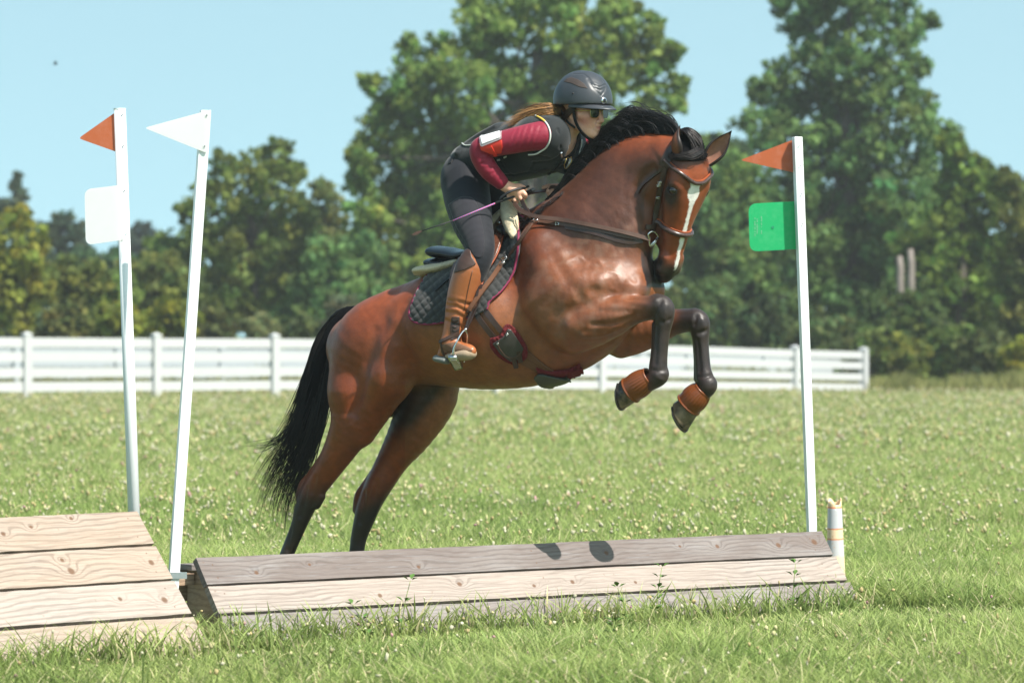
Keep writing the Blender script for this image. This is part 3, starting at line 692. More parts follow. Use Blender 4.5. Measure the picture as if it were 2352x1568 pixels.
    T('domed_tree', 'dark domed distant tree right of the yellow-green bush', 'tree', 180, (145, 880, 145, 520, 8), [(145, 505, 30), (120, 530, 35), (172, 535, 35), (145, 570, 50), (200, 600, 50), (100, 610, 50)], G_BLUE, .32, 1.2, .16, 20, BG)
    T('distant_tree', 'small distant bluish tree seen low between the two left posts', 'tree', 230, (325, 870, 325, 540, 6), [(325, 525, 24), (300, 550, 28), (350, 555, 30), (325, 590, 45)], (.055, .085, .062), .4, 1.2, .12, 21, BG)
    for i, (px, py, r, d, c, lb) in enumerate([
        (170, 640, 62, 122, (.17, .205, .05), 'olive shrub left of the round post, below the domed tree'),
        (235, 660, 58, 124, G_OLIVE, 'olive shrub directly behind the white number panel post'),
        (345, 640, 66, 127, (.19, .225, .06), 'green shrub between the round post and the leaning post'),
        (405, 580, 52, 131, G_MID, 'mid-green shrub behind the leaning post'),
        (130, 735, 55, 116, (.16, .17, .05), 'low brownish shrub above the left fence rails'),
        (270, 725, 52, 116, (.22, .25, .04), 'low yellow-green shrub above the fence between the posts'),
        (385, 720, 58, 116, (.24, .27, .04), 'bright low yellow shrub right of the leaning post foot'),
        (480, 740, 46, 116, (.12, .135, .045), 'low dark brown-green shrub right of the yellow one'),
        (1600, 360, 62, 129, G_MID, 'green tree in the dip of sky behind the horse ears'),
        (1680, 420, 72, 127, G_MID, 'green tree left of the orange flag on the right post'),
        (1620, 520, 80, 124, G_DEEP, 'dark shrub behind the horse muzzle'),
        (1700, 620, 82, 122, (.12, .18, .05), 'leafy shrub left of the right post, below the green panel'),
        (1600, 690, 76, 120, (.12, .175, .055), 'shrub behind the bent forelegs'),
        (1760, 740, 66, 118, (.09, .135, .05), 'dark shrub behind the right post above the fence'),
        (2085, 712, 58, 116.5, (.12, .175, .05), 'leafy shrub hiding the feet of the two pale bare trunks'),
        (1890, 760, 66, 118, (.105, .15, .05), 'dark shrub right of the right post above the fence')]):
        rs = random.Random(50 + i)
        bl = [(px, py, r)] + [(px + rs.uniform(-.8, .8) * r, py + rs.uniform(-.35, .9) * r, r * rs.uniform(.5, .85)) for _ in range(6)] + [(px + rs.uniform(-.9, .9) * r, min(850, py + rs.uniform(1.0, 1.9) * r), r * .7) for _ in range(3)]
        T('shrub' if py > 600 else 'tree', lb, 'shrub' if py > 600 else 'tree', d, (px, 895, px, py, 7), bl, c, .24, 1.25, .25, 60 + i, BG)
    for i, (px, py, r, d, c, lb) in enumerate([
        (600, 745, 30, 112, G_PALE, 'low pale olive bush above the fence left of the horse tail'),
        (790, 715, 46, 112, (.17, .175, .085), 'pale flowering bush behind the root of the horse tail'),
        (700, 750, 36, 112, (.16, .20, .07), 'low green bush behind the tail above the fence'),
        (1470, 760, 40, 112, (.13, .175, .065), 'low bush behind the near knee of the horse'),
        (2000, 790, 45, 113, (.14, .19, .05), 'bush above the right end of the fence'),
        (2080, 800, 48, 112, (.19, .22, .045), 'yellow-green bush just past the end of the fence'),
        (2170, 790, 58, 114, (.14, .20, .045), 'taller green bush past the end of the fence'),
        (2260, 800, 55, 112, (.12, .145, .045), 'dark brownish bush near the right edge'),
        (2345, 820, 48, 110, (.24, .25, .035), 'yellow bush at the right edge above the meadow'),
        (2120, 745, 60, 117, (.10, .145, .05), 'dark bush behind the yellow-green bush past the fence')]):
        rs = random.Random(80 + i)
        bl = [(px, py, r)] + [(px + rs.uniform(-1, 1) * r, py + rs.uniform(-.1, 1.2) * r, r * rs.uniform(.45, .8)) for _ in range(6)]
        bl = [(a, min(b, 880), q) for a, b, q in bl]
        T('bush', lb, 'bush', d, (px, 900, px, py, 4), bl, c, .19, 1.2, .25, 90 + i, 'low bushes along the fence', limb=False)
    # bare pale trunks at the right
    for (px, y0, y1, r, lb) in ((2067, 645, 588, 8, 'pale broken trunk standing bare among the dark trees on the right'), (2092, 640, 572, 7, 'second pale bare trunk close right of the broken one')):
        d = 120.5; f = W(px + 2, 700, d); f.z = float(zg(f.x, f.y)); root = empty('bare_trunk', f); tag(root, lb, 'tree trunk', 'pale bare trunks in the wood')
        MB().tube([f, W(px, y0, d), W(px + 1, (y0 + y1) / 2, d), W(px - 1, y1, d)], [.13, .11, .10, .075], 9).build('trunk', M_DEADBARK, root, True)
    # far wood closing the view
    rs = np.random.RandomState(7); cs = []; rr = []; nn = []
    for i in range(1350):
        px = rs.uniform(-2300, 4600); d = rs.uniform(146, 180)
        lim = 560 if px < 420 else (470 if px < 900 else (300 if px < 1700 else 420))
        if px > 2300: lim = 500
        py = lim + 30 + (840 - lim) * rs.rand() ** .75; r = rs.uniform(30, 62) * d / F; c = W(px, max(py, lim + r * F / d), d); cs.append(np.array(c)); rr.append(r); nn.append(210)
    V, fl, ct, C = leaf_cloud(rs, cs, rr, nn, .42, (.09, .135, .05), .22)
    tag(mesh_np('far_wood', V, fl, ct, M_LEAF, colors=C, smooth=False), 'dim mass of woodland far behind the trees', 'woodland', kind='stuff')
    # rank tall grass at the wood's edge
    rs = np.random.RandomState(17); n = 26000
    px = rs.uniform(-500, 2800, n); d = rs.uniform(103, 112, n); d = np.where(px > 1990, rs.uniform(97, 112, n), d); x = (px - 1176) / F * d
    base = np.array([.24, .24, .085])[None] * (.7 + .8 * rs.rand(n, 1)) + (np_noise(px / 60, d, 4)[:, None] - .5) * np.array([.10, .05, .02])
    h = (.25 + .55 * rs.rand(n)) * (.5 + np_noise(px / 90, d * 0, 12))
    V, fl, ct, C = blades(rs, x, d, h, np.full(n, .05), .4 * rs.rand(n) + .1, np.clip(base * .7, .02, 1), np.clip(base, .02, 1), 2)
    tag(mesh_np('rank_grass', V, fl, ct, vcol('rank_grass_blade', rough=.8, spec=.2, trans=.35), colors=C, smooth=False), 'tall dry grass along the edge of the wood', 'grass', kind='stuff')
build_trees()

# ------------------------------------------------------------------ bird
def build_bird():
    d = 60; c = W(127, 148, d); root = empty('bird', c); tag(root, 'tiny dark bird flying in the blue sky at upper left', 'bird')
    k = d / F; M_B = simple('dark_feather', (.05, .06, .08), .7); mb = MB()
    mb.lathe(c + Vector((-5 * k, 0, 0)), (1, -.2, .1), [(0, 0), (1.2 * k, 1.5 * k), (2.2 * k, 4 * k), (2 * k, 7 * k), (1.4 * k, 9 * k), (1.2 * k, 10 * k), (0, 11.5 * k)], 10)
    mb.build('body', M_B, root, True)
    for s in (-1, 1):
        MB().prism([c + Vector((3 * k, 0, 0)), c + Vector((4 * k, s * 5 * k, 3 * k)), c + Vector((0, s * 11 * k, 8 * k)), c + Vector((-2 * k, s * 5 * k, 2 * k)), c + Vector((-2 * k, 0, 0))], (0, 0, .5 * k)).build('wing', M_B, root)
    MB().prism([c + Vector((-4 * k, -.8 * k, 0)), c + Vector((-9 * k, -2 * k, 0)), c + Vector((-9 * k, 2 * k, 0)), c + Vector((-4 * k, .8 * k, 0))], (0, 0, .5 * k)).build('tail_feathers', M_B, root)
build_bird()
# ------------------------------------------------------------------ solid modelling on a grid (for bodies and clothes)
class Sdf:
    def __init__(s, lo, hi, h):
        s.lo = np.array(lo, np.float32); s.h = h; s.n = np.ceil((np.array(hi) - s.lo) / h).astype(int) + 1
        s.D = np.full(s.n, .25, np.float32)
    def box(s, lo, hi):
        i0 = np.clip(np.floor((lo - s.lo) / s.h).astype(int), 0, s.n); i1 = np.clip(np.ceil((hi - s.lo) / s.h).astype(int) + 1, 0, s.n)
        sl_ = tuple(slice(a, b) for a, b in zip(i0, i1))
        g = [s.lo[k] + s.h * np.arange(i0[k], i1[k], dtype=np.float32) for k in range(3)]
        return sl_, (g[0][:, None, None], g[1][None, :, None], g[2][None, None, :])
    @staticmethod
    def smin(a, b, k):
        if k <= 0: return np.minimum(a, b)
        h = np.clip(.5 + .5 * (a - b) / k, 0, 1); return a * (1 - h) + b * h - k * h * (1 - h)
    def _cone(s, a, b, ra, rb, lat, la, lb, pad):
        a = np.array(a, np.float32); b = np.array(b, np.float32)
        m = max(ra * max(1, la), rb * max(1, lb)) + pad
        sl_, (x, y, z) = s.box(np.minimum(a, b) - m, np.maximum(a, b) + m)
        ba = b - a; L = float(ba @ ba) + 1e-12
        px = x - a[0]; py = y - a[1]; pz = z - a[2]
        t = np.clip((px * ba[0] + py * ba[1] + pz * ba[2]) / L, 0, 1)
        qx = px - t * ba[0]; qy = py - t * ba[1]; qz = pz - t * ba[2]
        if lat is not None:
            c = qx * lat[0] + qy * lat[1] + qz * lat[2]; g = 1 / (la + (lb - la) * t) - 1
            c = c * g; qx = qx + lat[0] * c; qy = qy + lat[1] * c; qz = qz + lat[2] * c
        d = np.sqrt(qx * qx + qy * qy + qz * qz) - (ra + (rb - ra) * t)
        return sl_, d
    def chain(s, pts, rad, k=.02, lat=None, ls=1.0, seg=4, sub=False):
        """smooth limb through pts with radii; lat/ls flatten it sideways"""
        P = np.array([tuple(p) for p in pts], float); r = np.array(rad, float) if hasattr(rad, '__len__') else np.full(len(P), rad)
        l = np.array(ls, float) if hasattr(ls, '__len__') else np.full(len(P), ls)
        if len(P) == 1: P = np.vstack([P, P + 1e-5]); r = np.append(r, r); l = np.append(l, l)
        if len(P) > 2 and seg > 1:
            Q = np.column_stack([P, r, l]); ext = np.vstack([2 * Q[0] - Q[1], Q, 2 * Q[-1] - Q[-2]]); out = []
            for i in range(1, len(ext) - 2):
                p0, p1, p2, p3 = ext[i - 1:i + 3]
                for j in range(seg):
                    t = j / seg; out.append(.5 * (2 * p1 + (p2 - p0) * t + (2 * p0 - 5 * p1 + 4 * p2 - p3) * t * t + (3 * p1 - p0 - 3 * p2 + p3) * t ** 3))
            out.append(Q[-1]); Q = np.array(out); P, r, l = Q[:, :3], np.maximum(Q[:, 3], .001), np.maximum(Q[:, 4], .1)
        lat = None if lat is None else np.array(lat, np.float32)
        pad = k + .02
        m = (r * np.maximum(1, l)).max() + pad
        SL, _ = s.box(P.min(0) - m, P.max(0) + m)
        sub_ = Sdf.__new__(Sdf); sub_.h = s.h; i0 = np.array([q.start for q in SL]); sub_.lo = (s.lo + i0 * s.h).astype(np.float32)
        sub_.n = np.array([q.stop - q.start for q in SL]); sub_.D = np.full(sub_.n, .25, np.float32)
        for i in range(len(P) - 1):
            sl_, d = sub_._cone(P[i], P[i + 1], r[i], r[i + 1], lat, l[i], l[i + 1], pad)
            sub_.D[sl_] = np.minimum(sub_.D[sl_], d)
        if sub: s.D[SL] = -s.smin(-s.D[SL], sub_.D, k)
        else: s.D[SL] = s.smin(s.D[SL], sub_.D, k)
        return s
    def ball(s, c, r, k=.02, sub=False, lat=None, ls=1): return s.chain([c], [r], k, lat, ls, 1, sub)
    def ridge(s, pts, amp, sig):
        """raise (amp>0) or groove (amp<0) the surface along a line"""
        P = np.array([tuple(p) for p in pts], float); m = 2.6 * sig
        SL, (x, y, z) = s.box(P.min(0) - m, P.max(0) + m); best = None
        for i in range(max(1, len(P) - 1)):
            a = P[i]; b = P[min(i + 1, len(P) - 1)]; ba = b - a; L = ba @ ba + 1e-12
            px, py, pz = x - a[0], y - a[1], z - a[2]; t = np.clip((px * ba[0] + py * ba[1] + pz * ba[2]) / L, 0, 1)
            d2 = (px - t * ba[0]) ** 2 + (py - t * ba[1]) ** 2 + (pz - t * ba[2]) ** 2
            best = d2 if best is None else np.minimum(best, d2)
        s.D[SL] -= amp * np.exp(-best / sig ** 2)
        return s
    def mesh(s):
        D = s.D; S = D < 0; n = D.shape
        c = np.zeros(tuple(k - 1 for k in n), np.uint8)
        for i in (0, 1):
            for j in (0, 1):
                for k in (0, 1): c += S[i:n[0] - 1 + i, j:n[1] - 1 + j, k:n[2] - 1 + k]
        act = np.argwhere((c > 0) & (c < 8)); idx = np.full(c.shape, -1, np.int32); idx[tuple(act.T)] = np.arange(len(act))
        acc = np.zeros((len(act), 3)); cnt = np.zeros(len(act)); I = act.T
        cor = {o: D[I[0] + o[0], I[1] + o[1], I[2] + o[2]] for o in [(i, j, k) for i in (0, 1) for j in (0, 1) for k in (0, 1)]}
        for ax in range(3):
            o1, o2 = [q for q in range(3) if q != ax]
            for u in (0, 1):
                for v in (0, 1):
                    a = [0, 0, 0]; a[o1] = u; a[o2] = v; b = list(a); b[ax] = 1
                    da, db = cor[tuple(a)], cor[tuple(b)]; m = (da < 0) != (db < 0)
                    t = np.where(m, da / np.where(m, da - db, 1), 0); p = np.zeros((len(act), 3)); p[:, o1] = u; p[:, o2] = v; p[:, ax] = t
                    acc += p * m[:, None]; cnt += m
        V = s.lo + (act + acc / cnt[:, None]) * s.h
        Q = []
        for ax in range(3):
            o1, o2 = [(1, 2), (2, 0), (0, 1)][ax]
            sa = [slice(None)] * 3; sb = [slice(None)] * 3; sa[ax] = slice(0, -1); sb[ax] = slice(1, None)
            A = S[tuple(sa)]; B = S[tuple(sb)]; e = np.argwhere(A != B)
            e = e[(e[:, o1] > 0) & (e[:, o2] > 0) & (e[:, o1] < n[o1] - 1) & (e[:, o2] < n[o2] - 1)]
            flip = A[tuple(e.T)]
            d1 = np.zeros(3, int); d1[o1] = 1; d2 = np.zeros(3, int); d2[o2] = 1
            q = np.stack([idx[tuple((e - d1 - d2).T)], idx[tuple((e - d2).T)], idx[tuple(e.T)], idx[tuple((e - d1).T)]], 1)
            q[~flip] = q[~flip][:, ::-1]; Q.append(q)
        return V, np.concatenate(Q)
    def sample(s, P):
        """distance at points (n,3)"""
        g = (np.asarray(P) - s.lo) / s.h; i = np.clip(np.floor(g).astype(int), 0, s.n - 2); f = g - i; out = 0
        for a in (0, 1):
            for b in (0, 1):
                for c in (0, 1):
                    w_ = (f[:, 0] if a else 1 - f[:, 0]) * (f[:, 1] if b else 1 - f[:, 1]) * (f[:, 2] if c else 1 - f[:, 2])
                    out = out + w_ * s.D[i[:, 0] + a, i[:, 1] + b, i[:, 2] + c]
        return out
def relax(V, Q, it=3, lam=.5):
    """light smoothing of the grid skin"""
    e = np.concatenate([Q[:, [0, 1]], Q[:, [1, 2]], Q[:, [2, 3]], Q[:, [3, 0]]]); n = len(V)
    deg = np.bincount(e[:, 0], minlength=n) + np.bincount(e[:, 1], minlength=n)
    for i in range(it * 2):
        l = lam if i % 2 == 0 else -lam * 1.04
        m = np.stack([np.bincount(e[:, 0], V[e[:, 1], k], n) + np.bincount(e[:, 1], V[e[:, 0], k], n) for k in range(3)], 1) / np.maximum(deg, 1)[:, None]
        V = V + (m - V) * l
    return V
def skin(name, sdf, mat, parent, paint=None, it=3):
    V, Q = sdf.mesh(); V = relax(V, Q, it)
    return mesh_np(name, V, Q, np.full(len(Q), 4), mat, parent, colors=None if paint is None else paint(V))
def hair(name, strands, rad, mat, parent, colors=None, sides=3):
    """strands: (n, m, 3) points; thin tapered tubes as one mesh"""
    S = np.asarray(strands, float); n, m, _ = S.shape
    T = np.gradient(S, axis=1); T /= np.linalg.norm(T, axis=2, keepdims=True) + 1e-9
    u = np.cross(T, np.array([.3, .8, .5])); u /= np.linalg.norm(u, axis=2, keepdims=True) + 1e-9; v = np.cross(T, u)
    t = np.linspace(0, 1, m); tap = np.clip(np.minimum(.5 + 3 * t, 1) * (1 - t ** 2.5) + .06, 0, 1)
    r = (np.asarray(rad).reshape(-1, 1) * tap[None])[..., None]
    V = np.stack([S + (u * math.cos(2 * math.pi * k / sides) + v * math.sin(2 * math.pi * k / sides)) * r for k in range(sides)], 2)
    base = (np.arange(n) * m * sides)[:, None, None, None]; i = np.arange(m - 1)[None, :, None, None] * sides; k = np.arange(sides)[None, None, :, None]; k2 = (k + 1) % sides
    q = np.concatenate([base + i + k, base + i + k2, base + i + sides + k2, base + i + sides + k], 3)
    C = None if colors is None else np.repeat(colors, m * sides, 0)
    return mesh_np(name, V.reshape(-1, 3), q.reshape(-1), np.full(n * (m - 1) * sides, 4), mat, parent, colors=C)
def spline(pts, n):
    """Catmull-Rom through points, n samples evenly in parameter"""
    P = np.array([tuple(p) for p in pts], float); E = np.vstack([2 * P[0] - P[1], P, 2 * P[-1] - P[-2]])
    s = np.linspace(0, len(P) - 1 - 1e-6, n); i = s.astype(int); t = (s - i)[:, None]
    p0, p1, p2, p3 = E[i], E[i + 1], E[i + 2], E[i + 3]
    return .5 * (2 * p1 + (p2 - p0) * t + (2 * p0 - 5 * p1 + 4 * p2 - p3) * t * t + (3 * p1 - p0 - 3 * p2 + p3) * t ** 3)
# ------------------------------------------------------------------ horse
PSI = R(28); LATV = np.array([-math.sin(PSI), -math.cos(PSI), 0]); D0 = 20.6; SL = math.tan(PSI) * D0 / F   # LATV points to the horse's near (right) side
KX = math.sin(PSI) * F / D0
def H(px, py, lat=0.0):
    pm = px + lat * KX; y = D0 - (pm - 1100) * SL - math.cos(PSI) * lat
    return W(px, py, y)
def rp(r): return r * D0 / F
def HC(pts, k=.02, ls=None, S=None, **kw):
    """limb given as (px, row, radius px, lat)"""
    S.chain([H(p[0], p[1], p[3] if len(p) > 3 else 0) for p in pts], [rp(p[2]) for p in pts], k, LATV if ls is not None else None, ls if ls is not None else 1, **kw)
# head frame
HYAW = R(50); hh = Vector((math.cos(HYAW), -math.sin(HYAW), 0)); HR = Vector((-math.sin(HYAW), -math.cos(HYAW), 0))
HLx = (hh * -.24 - Vector((0, 0, .97))).normalized(); HFx = (hh * .97 - Vector((0, 0, .24))).normalized(); HO = W(1582, 336, 20.06)
def HD(l, f, r=0.0): return HO + HLx * l + HFx * f + HR * r
HRn = np.array(HR)

def torso(S):
    HC([(835, 800, 84), (890, 790, 106), (975, 763, 121), (1050, 752, 138), (1130, 741, 153), (1220, 714, 170), (1300, 682, 166), (1362, 655, 132), (1410, 645, 96)], .03, [1.15, 1.2, 1.02, .92, .86, .74, .70, .78, .85], S)
    HC([(1150, 585, 60), (1200, 562, 64), (1260, 540, 75)], .05, [.55, .5, .5], S)               # withers
    HC([(1335, 600, 158), (1388, 515, 130), (1430, 428, 97), (1470, 384, 79), (1525, 366, 60)], .05, [.66, .54, .48, .50, .66], S)   # neck
    for s in (1, -1):
        o = -57 * (1 - s) / 2 * -1
        q = lambda px, py, r, lt: (px + (0 if s > 0 else 2 * lt * KX), py, r, lt * s)
        HC([q(905, 735, 66, .10), q(855, 775, 78, .12), q(822, 850, 66, .13), q(818, 900, 62, .14)], .05, None, S)   # croup, buttock
        HC([q(915, 800, 62, .15), q(890, 865, 58, .17)], .05, None, S)                                   # thigh front
        HC([q(1250, 575, 62, .13), q(1310, 665, 78, .16), q(1375, 660, 50, .16)], .05, None, S)          # shoulder
        HC([q(1270, 690, 74, .17), q(1300, 750, 52, .18), q(1318, 784, 24, .18)], .04, None, S)          # triceps to elbow
        HC([q(1420, 655, 52, .09), q(1445, 665, 42, .09)], .04, None, S)                                # breast
        HC([q(1000, 745, 100, .10), q(1150, 735, 120, .10)], .05, None, S)                              # ribs
def legs(S):
    HC([(815, 900, 62, .14), (812, 965, 53, .14), (788, 1018, 41, .13), (760, 1065, 33, .12), (730, 1110, 28, .11), (714, 1135, 26.5, .11), (698, 1172, 23, .11), (684, 1212, 18, .11), (659, 1272, 16.5, .11), (642, 1325, 18, .11), (636, 1343, 20, .11), (650, 1372, 16, .11), (660, 1390, 22, .11)], .03, None, S)
    HC([(760, 1030, 12, .12), (712, 1092, 9.5, .11), (697, 1112, 11, .11), (690, 1140, 12, .11)], .014, None, S)      # tendon and point of hock
    HC([(738, 1140, 10, .11), (728, 1160, 9, .11)], .014, None, S)
    HC([(890, 870, 56, .17), (862, 925, 47, .16), (830, 990, 34, .14)], .04, None, S)
    HC([(975, 820, 78, -.13), (985, 905, 68, -.14), (948, 985, 54, -.14), (905, 1052, 38, -.14), (872, 1110, 32, -.13), (852, 1150, 28, -.13), (838, 1188, 24.5, -.13), (824, 1235, 19, -.13), (818, 1275, 18, -.13), (806, 1332, 19, -.13), (804, 1346, 21, -.13), (818, 1374, 17, -.13), (828, 1390, 22, -.13)], .03, None, S)
    HC([(868, 1075, 11, -.14), (832, 1122, 9, -.13), (824, 1140, 11, -.13), (820, 1170, 11, -.13)], .014, None, S)
    # near fore
    HC([(1330, 742, 62, .17), (1372, 733, 54, .17), (1420, 720, 41, .17), (1462, 711, 30.5, .165), (1500, 706, 27, .16), (1519, 706, 27.5, .16), (1525, 728, 22.5, .16), (1521, 762, 18, .16), (1516, 808, 17.5, .16), (1512, 845, 20.5, .16), (1513, 862, 22.5, .16), (1495, 877, 19, .16), (1470, 887, 20, .16), (1452, 893, 23, .16)], .025, None, S)
    HC([(1318, 784, 22, .18), (1362, 768, 24, .17), (1420, 748, 18, .17)], .03, None, S)
    HC([(1505, 745, 8, .16), (1503, 800, 7.5, .16), (1500, 845, 9, .16)], .010, None, S)            # tendon
    HC([(1508, 690, 15, .16), (1533, 705, 13, .16), (1537, 728, 9, .16)], .012, None, S)            # knee bones
    # far fore
    HC([(1425, 760, 58, -.15), (1480, 752, 47, -.15), (1540, 741, 31, -.15), (1585, 735, 26, -.15), (1603, 739, 26, -.15), (1608, 764, 21, -.15), (1611, 795, 17, -.15), (1615, 845, 17.5, -.15), (1620, 872, 21, -.15), (1625, 886, 22, -.15), (1610, 905, 19, -.15), (1592, 922, 20, -.15), (1578, 938, 23, -.15)], .025, None, S)
    HC([(1427, 803, 17, -.16), (1470, 785, 22, -.15), (1530, 758, 17, -.15)], .03, None, S)
    HC([(1598, 780, 7.5, -.15), (1600, 830, 7, -.15), (1602, 870, 9, -.15)], .010, None, S)
    HC([(1595, 723, 14, -.15), (1614, 737, 12, -.15), (1618, 760, 9, -.15)], .012, None, S)
def head(S):
    c = lambda pts, k=.02, **kw: S.chain([HD(*p[:3]) for p in pts], [p[3] for p in pts], k, **kw)
    c([(.02, -.03, 0, .085), (.11, -.01, 0, .092), (.20, -.012, 0, .092), (.30, -.01, 0, .074)], .03)
    for s in (1, -1): c([(.08, .035, .050 * s, .05), (.16, .050, .066 * s, .047), (.24, .046, .056 * s, .043), (.36, .028, .032 * s, .036), (.48, .012, .022 * s, .034)], .03)
    c([(.06, .035, 0, .055), (.15, .048, 0, .062), (.24, .048, 0, .056), (.36, .034, 0, .046), (.47, .018, 0, .042), (.56, .008, 0, .046)], .03)
    for s in (1, -1):
        c([(.09, -.09, .045 * s, .060), (.18, -.115, .05 * s, .072), (.26, -.105, .046 * s, .060), (.36, -.062, .036 * s, .042), (.48, -.038, .026 * s, .034)], .02)
        c([(.13, .045, .080 * s, .032), (.17, .045, .094 * s, .026), (.21, .035, .088 * s, .024)], .02)    # brow
        c([(.23, .005, .083 * s, .022), (.33, .0, .064 * s, .020), (.43, .0, .044 * s, .02)], .02)         # cheek ridge
        c([(.545, .008, .040 * s, .032), (.60, .000, .044 * s, .028)], .012)
        S.chain([HD(.548, .020, .076 * s), HD(.578, .000, .078 * s)], [.010, .015], .006, sub=True)        # nostril
        S.ridge([HD(.206, .052, .108 * s)], -.008, .02); S.ridge([HD(.180, .035, .115 * s), HD(.178, .060, .105 * s), HD(.19, .08, .09 * s)], .006, .012)
    c([(.52, -.005, 0, .052), (.580, -.012, 0, .056), (.62, -.018, 0, .046), (.638, -.02, 0, .036)], .02)
    c([(.585, -.062, 0, .030), (.615, -.058, 0, .030)], .015)                                         # chin
    S.ridge([HD(.640, -.045, .05), HD(.60, -.035, .055), HD(.565, -.032, .05)], -.006, .008)           # mouth
    # throat and jaw join the neck
    HC([(1490, 425, 40, .02), (1510, 400, 48, .01), (1540, 372, 56, 0)], .03, [.7, .7, .85], S)

HS = Sdf((-1.30, 19.35, -.02), (1.32, 21.55, 2.46), .0070)
torso(HS)
TS = Sdf(HS.lo, HS.lo + (HS.n - 1) * HS.h, HS.h); TS.D = HS.D.copy()      # trunk alone: what the tack lies on
legs(HS); head(HS)
def g(*p): return [H(*q) for q in p]
# muscle grooves, shoulder edge, stifle fold, veins
for pts, a, sg in [
    (g((1255, 560, .27), (1300, 640, .30), (1350, 700, .30)), -.010, .03), (g((1330, 690, .30), (1290, 740, .31), (1262, 790, .29)), -.009, .03),
    (g((1395, 560, .24), (1410, 630, .24), (1400, 668, .22)), -.010, .028), (g((1362, 668, .27), (1410, 676, .24), (1450, 682, .20)), -.018, .024),
    (g((1440, 600, .16), (1455, 640, .14), (1460, 680, .10)), -.010, .02), (g((1225, 790, .30), (1280, 812, .27), (1350, 800, .22)), -.010, .03),
    (g((935, 700, .27), (925, 760, .28), (940, 830, .25)), -.014, .04), (g((895, 700, .26), (905, 690, .24)), .007, .045),
    (g((860, 760, .30), (846, 810, .30), (836, 870, .29), (815, 945, .24)), -.013, .026), (g((800, 790, .24), (785, 850, .22), (778, 920, .2)), .008, .03), (g((905, 740, .28), (880, 800, .30), (875, 850, .29)), .010, .035), (g((905, 800, .30), (880, 880, .28), (850, 940, .24)), .006, .03),
    (g((920, 870, .22), (950, 872, .2), (985, 880, .17)), -.012, .02),
    (g((1340, 420, .16), (1400, 470, .2), (1440, 520, .2)), -.006, .04), (g((1450, 440, .16), (1455, 500, .2), (1440, 560, .22)), -.012, .022),
    (g((1330, 480, .18), (1370, 560, .25)), .010, .05), (g((1340, 620, .32), (1370, 640, .3)), .006, .045), (g((1290, 700, .33), (1310, 750, .30)), .007, .03),
    (g((1375, 715, .26), (1430, 715, .24), (1480, 716, .2)), -.005, .014), (g((1050, 690, .36), (1070, 800, .34)), .004, .03), (g((1120, 690, .36), (1150, 810, .34)), .004, .03)]:
    HS.ridge(pts, a, sg)
def _sf(px, py, a=.45, b=-.35):
    d0 = np.array(H(px, py, a)); d1 = np.array(H(px, py, b)); t = np.linspace(0, 1, 200)[:, None]; P = d0 * (1 - t) + d1 * t
    v = HS.sample(P); k = int(np.argmax(v < 0)); return P[k]
for ln, a, sg in [([(1510, 748), (1508, 790), (1505, 835)], -.006, .009), ([(1520, 690), (1512, 705), (1505, 722)], -.005, .010), ([(1530, 700), (1528, 720), (1526, 735)], .005, .010), ([(1500, 735), (1520, 738), (1540, 733)], -.005, .010), ([(1505, 690), (1490, 712)], .005, .012),
                  ([(1602, 780), (1606, 820), (1608, 855)], -.006, .009), ([(1600, 725), (1596, 745)], -.005, .010), ([(1585, 765), (1605, 766), (1622, 758)], -.005, .010), ([(1614, 735), (1617, 752)], .005, .010),
                  ([(1505, 862), (1520, 872)], .004, .010), ([(1500, 850), (1512, 852), (1528, 850)], -.004, .009), ([(1605, 865), (1622, 866), (1636, 862)], -.004, .009),
                  ([(705, 1120), (700, 1150), (690, 1185)], -.006, .010), ([(725, 1095), (718, 1130)], -.005, .012), ([(735, 1140), (722, 1165)], .006, .010), ([(670, 1215), (660, 1265)], -.004, .008),
                  ([(838, 1130), (835, 1165), (828, 1200)], -.006, .010), ([(866, 1105), (860, 1140)], -.005, .012), ([(872, 1155), (860, 1185)], .006, .010),
                  ([(1360, 745), (1410, 742), (1460, 725)], -.006, .012), ([(1340, 770), (1380, 768), (1430, 750)], .005, .014), ([(1420, 690), (1460, 695), (1490, 700)], .004, .012)]:
    HS.ridge([_sf(*p) for p in ln], a * 1.7, sg * .9)
rsv = random.Random(8)
for pts in [((1375, 600), (1395, 622), (1415, 628), (1425, 650)), ((1300, 600), (1330, 590), (1350, 610)), ((1390, 640), (1400, 660), (1420, 668)), ((1420, 745), (1400, 760), (1385, 790)), ((1330, 640), (1310, 660), (1320, 690)),
            ((765, 955), (790, 990), (775, 1010)), ((800, 980), (830, 960), (850, 965)), ((745, 1065), (770, 1040), (800, 1030)), ((815, 945), (800, 970), (830, 985)), ((1000, 935), (985, 985), (990, 1010)), ((930, 1020), (950, 1010), (965, 1040)), ((985, 890), (995, 930), (1010, 950)), ((905, 1060), (915, 1090), (900, 1110))]:
    for lt in (.16, .20, .24, .28, .12):
        pass
    # find the surface under the line
    q = []
    for px, py in pts:
        d0 = np.array(H(px, py, .45)); d1 = np.array(H(px, py, -.35)); t = np.linspace(0, 1, 160)[:, None]; P = d0 * (1 - t) + d1 * t
        v = HS.sample(P); k = np.argmax(v < 0)
        if v[k] < 0: q.append(P[k])
    if len(q) > 1: HS.ridge(spline(q, 9) if len(q) > 2 else q, .0042, .0075)

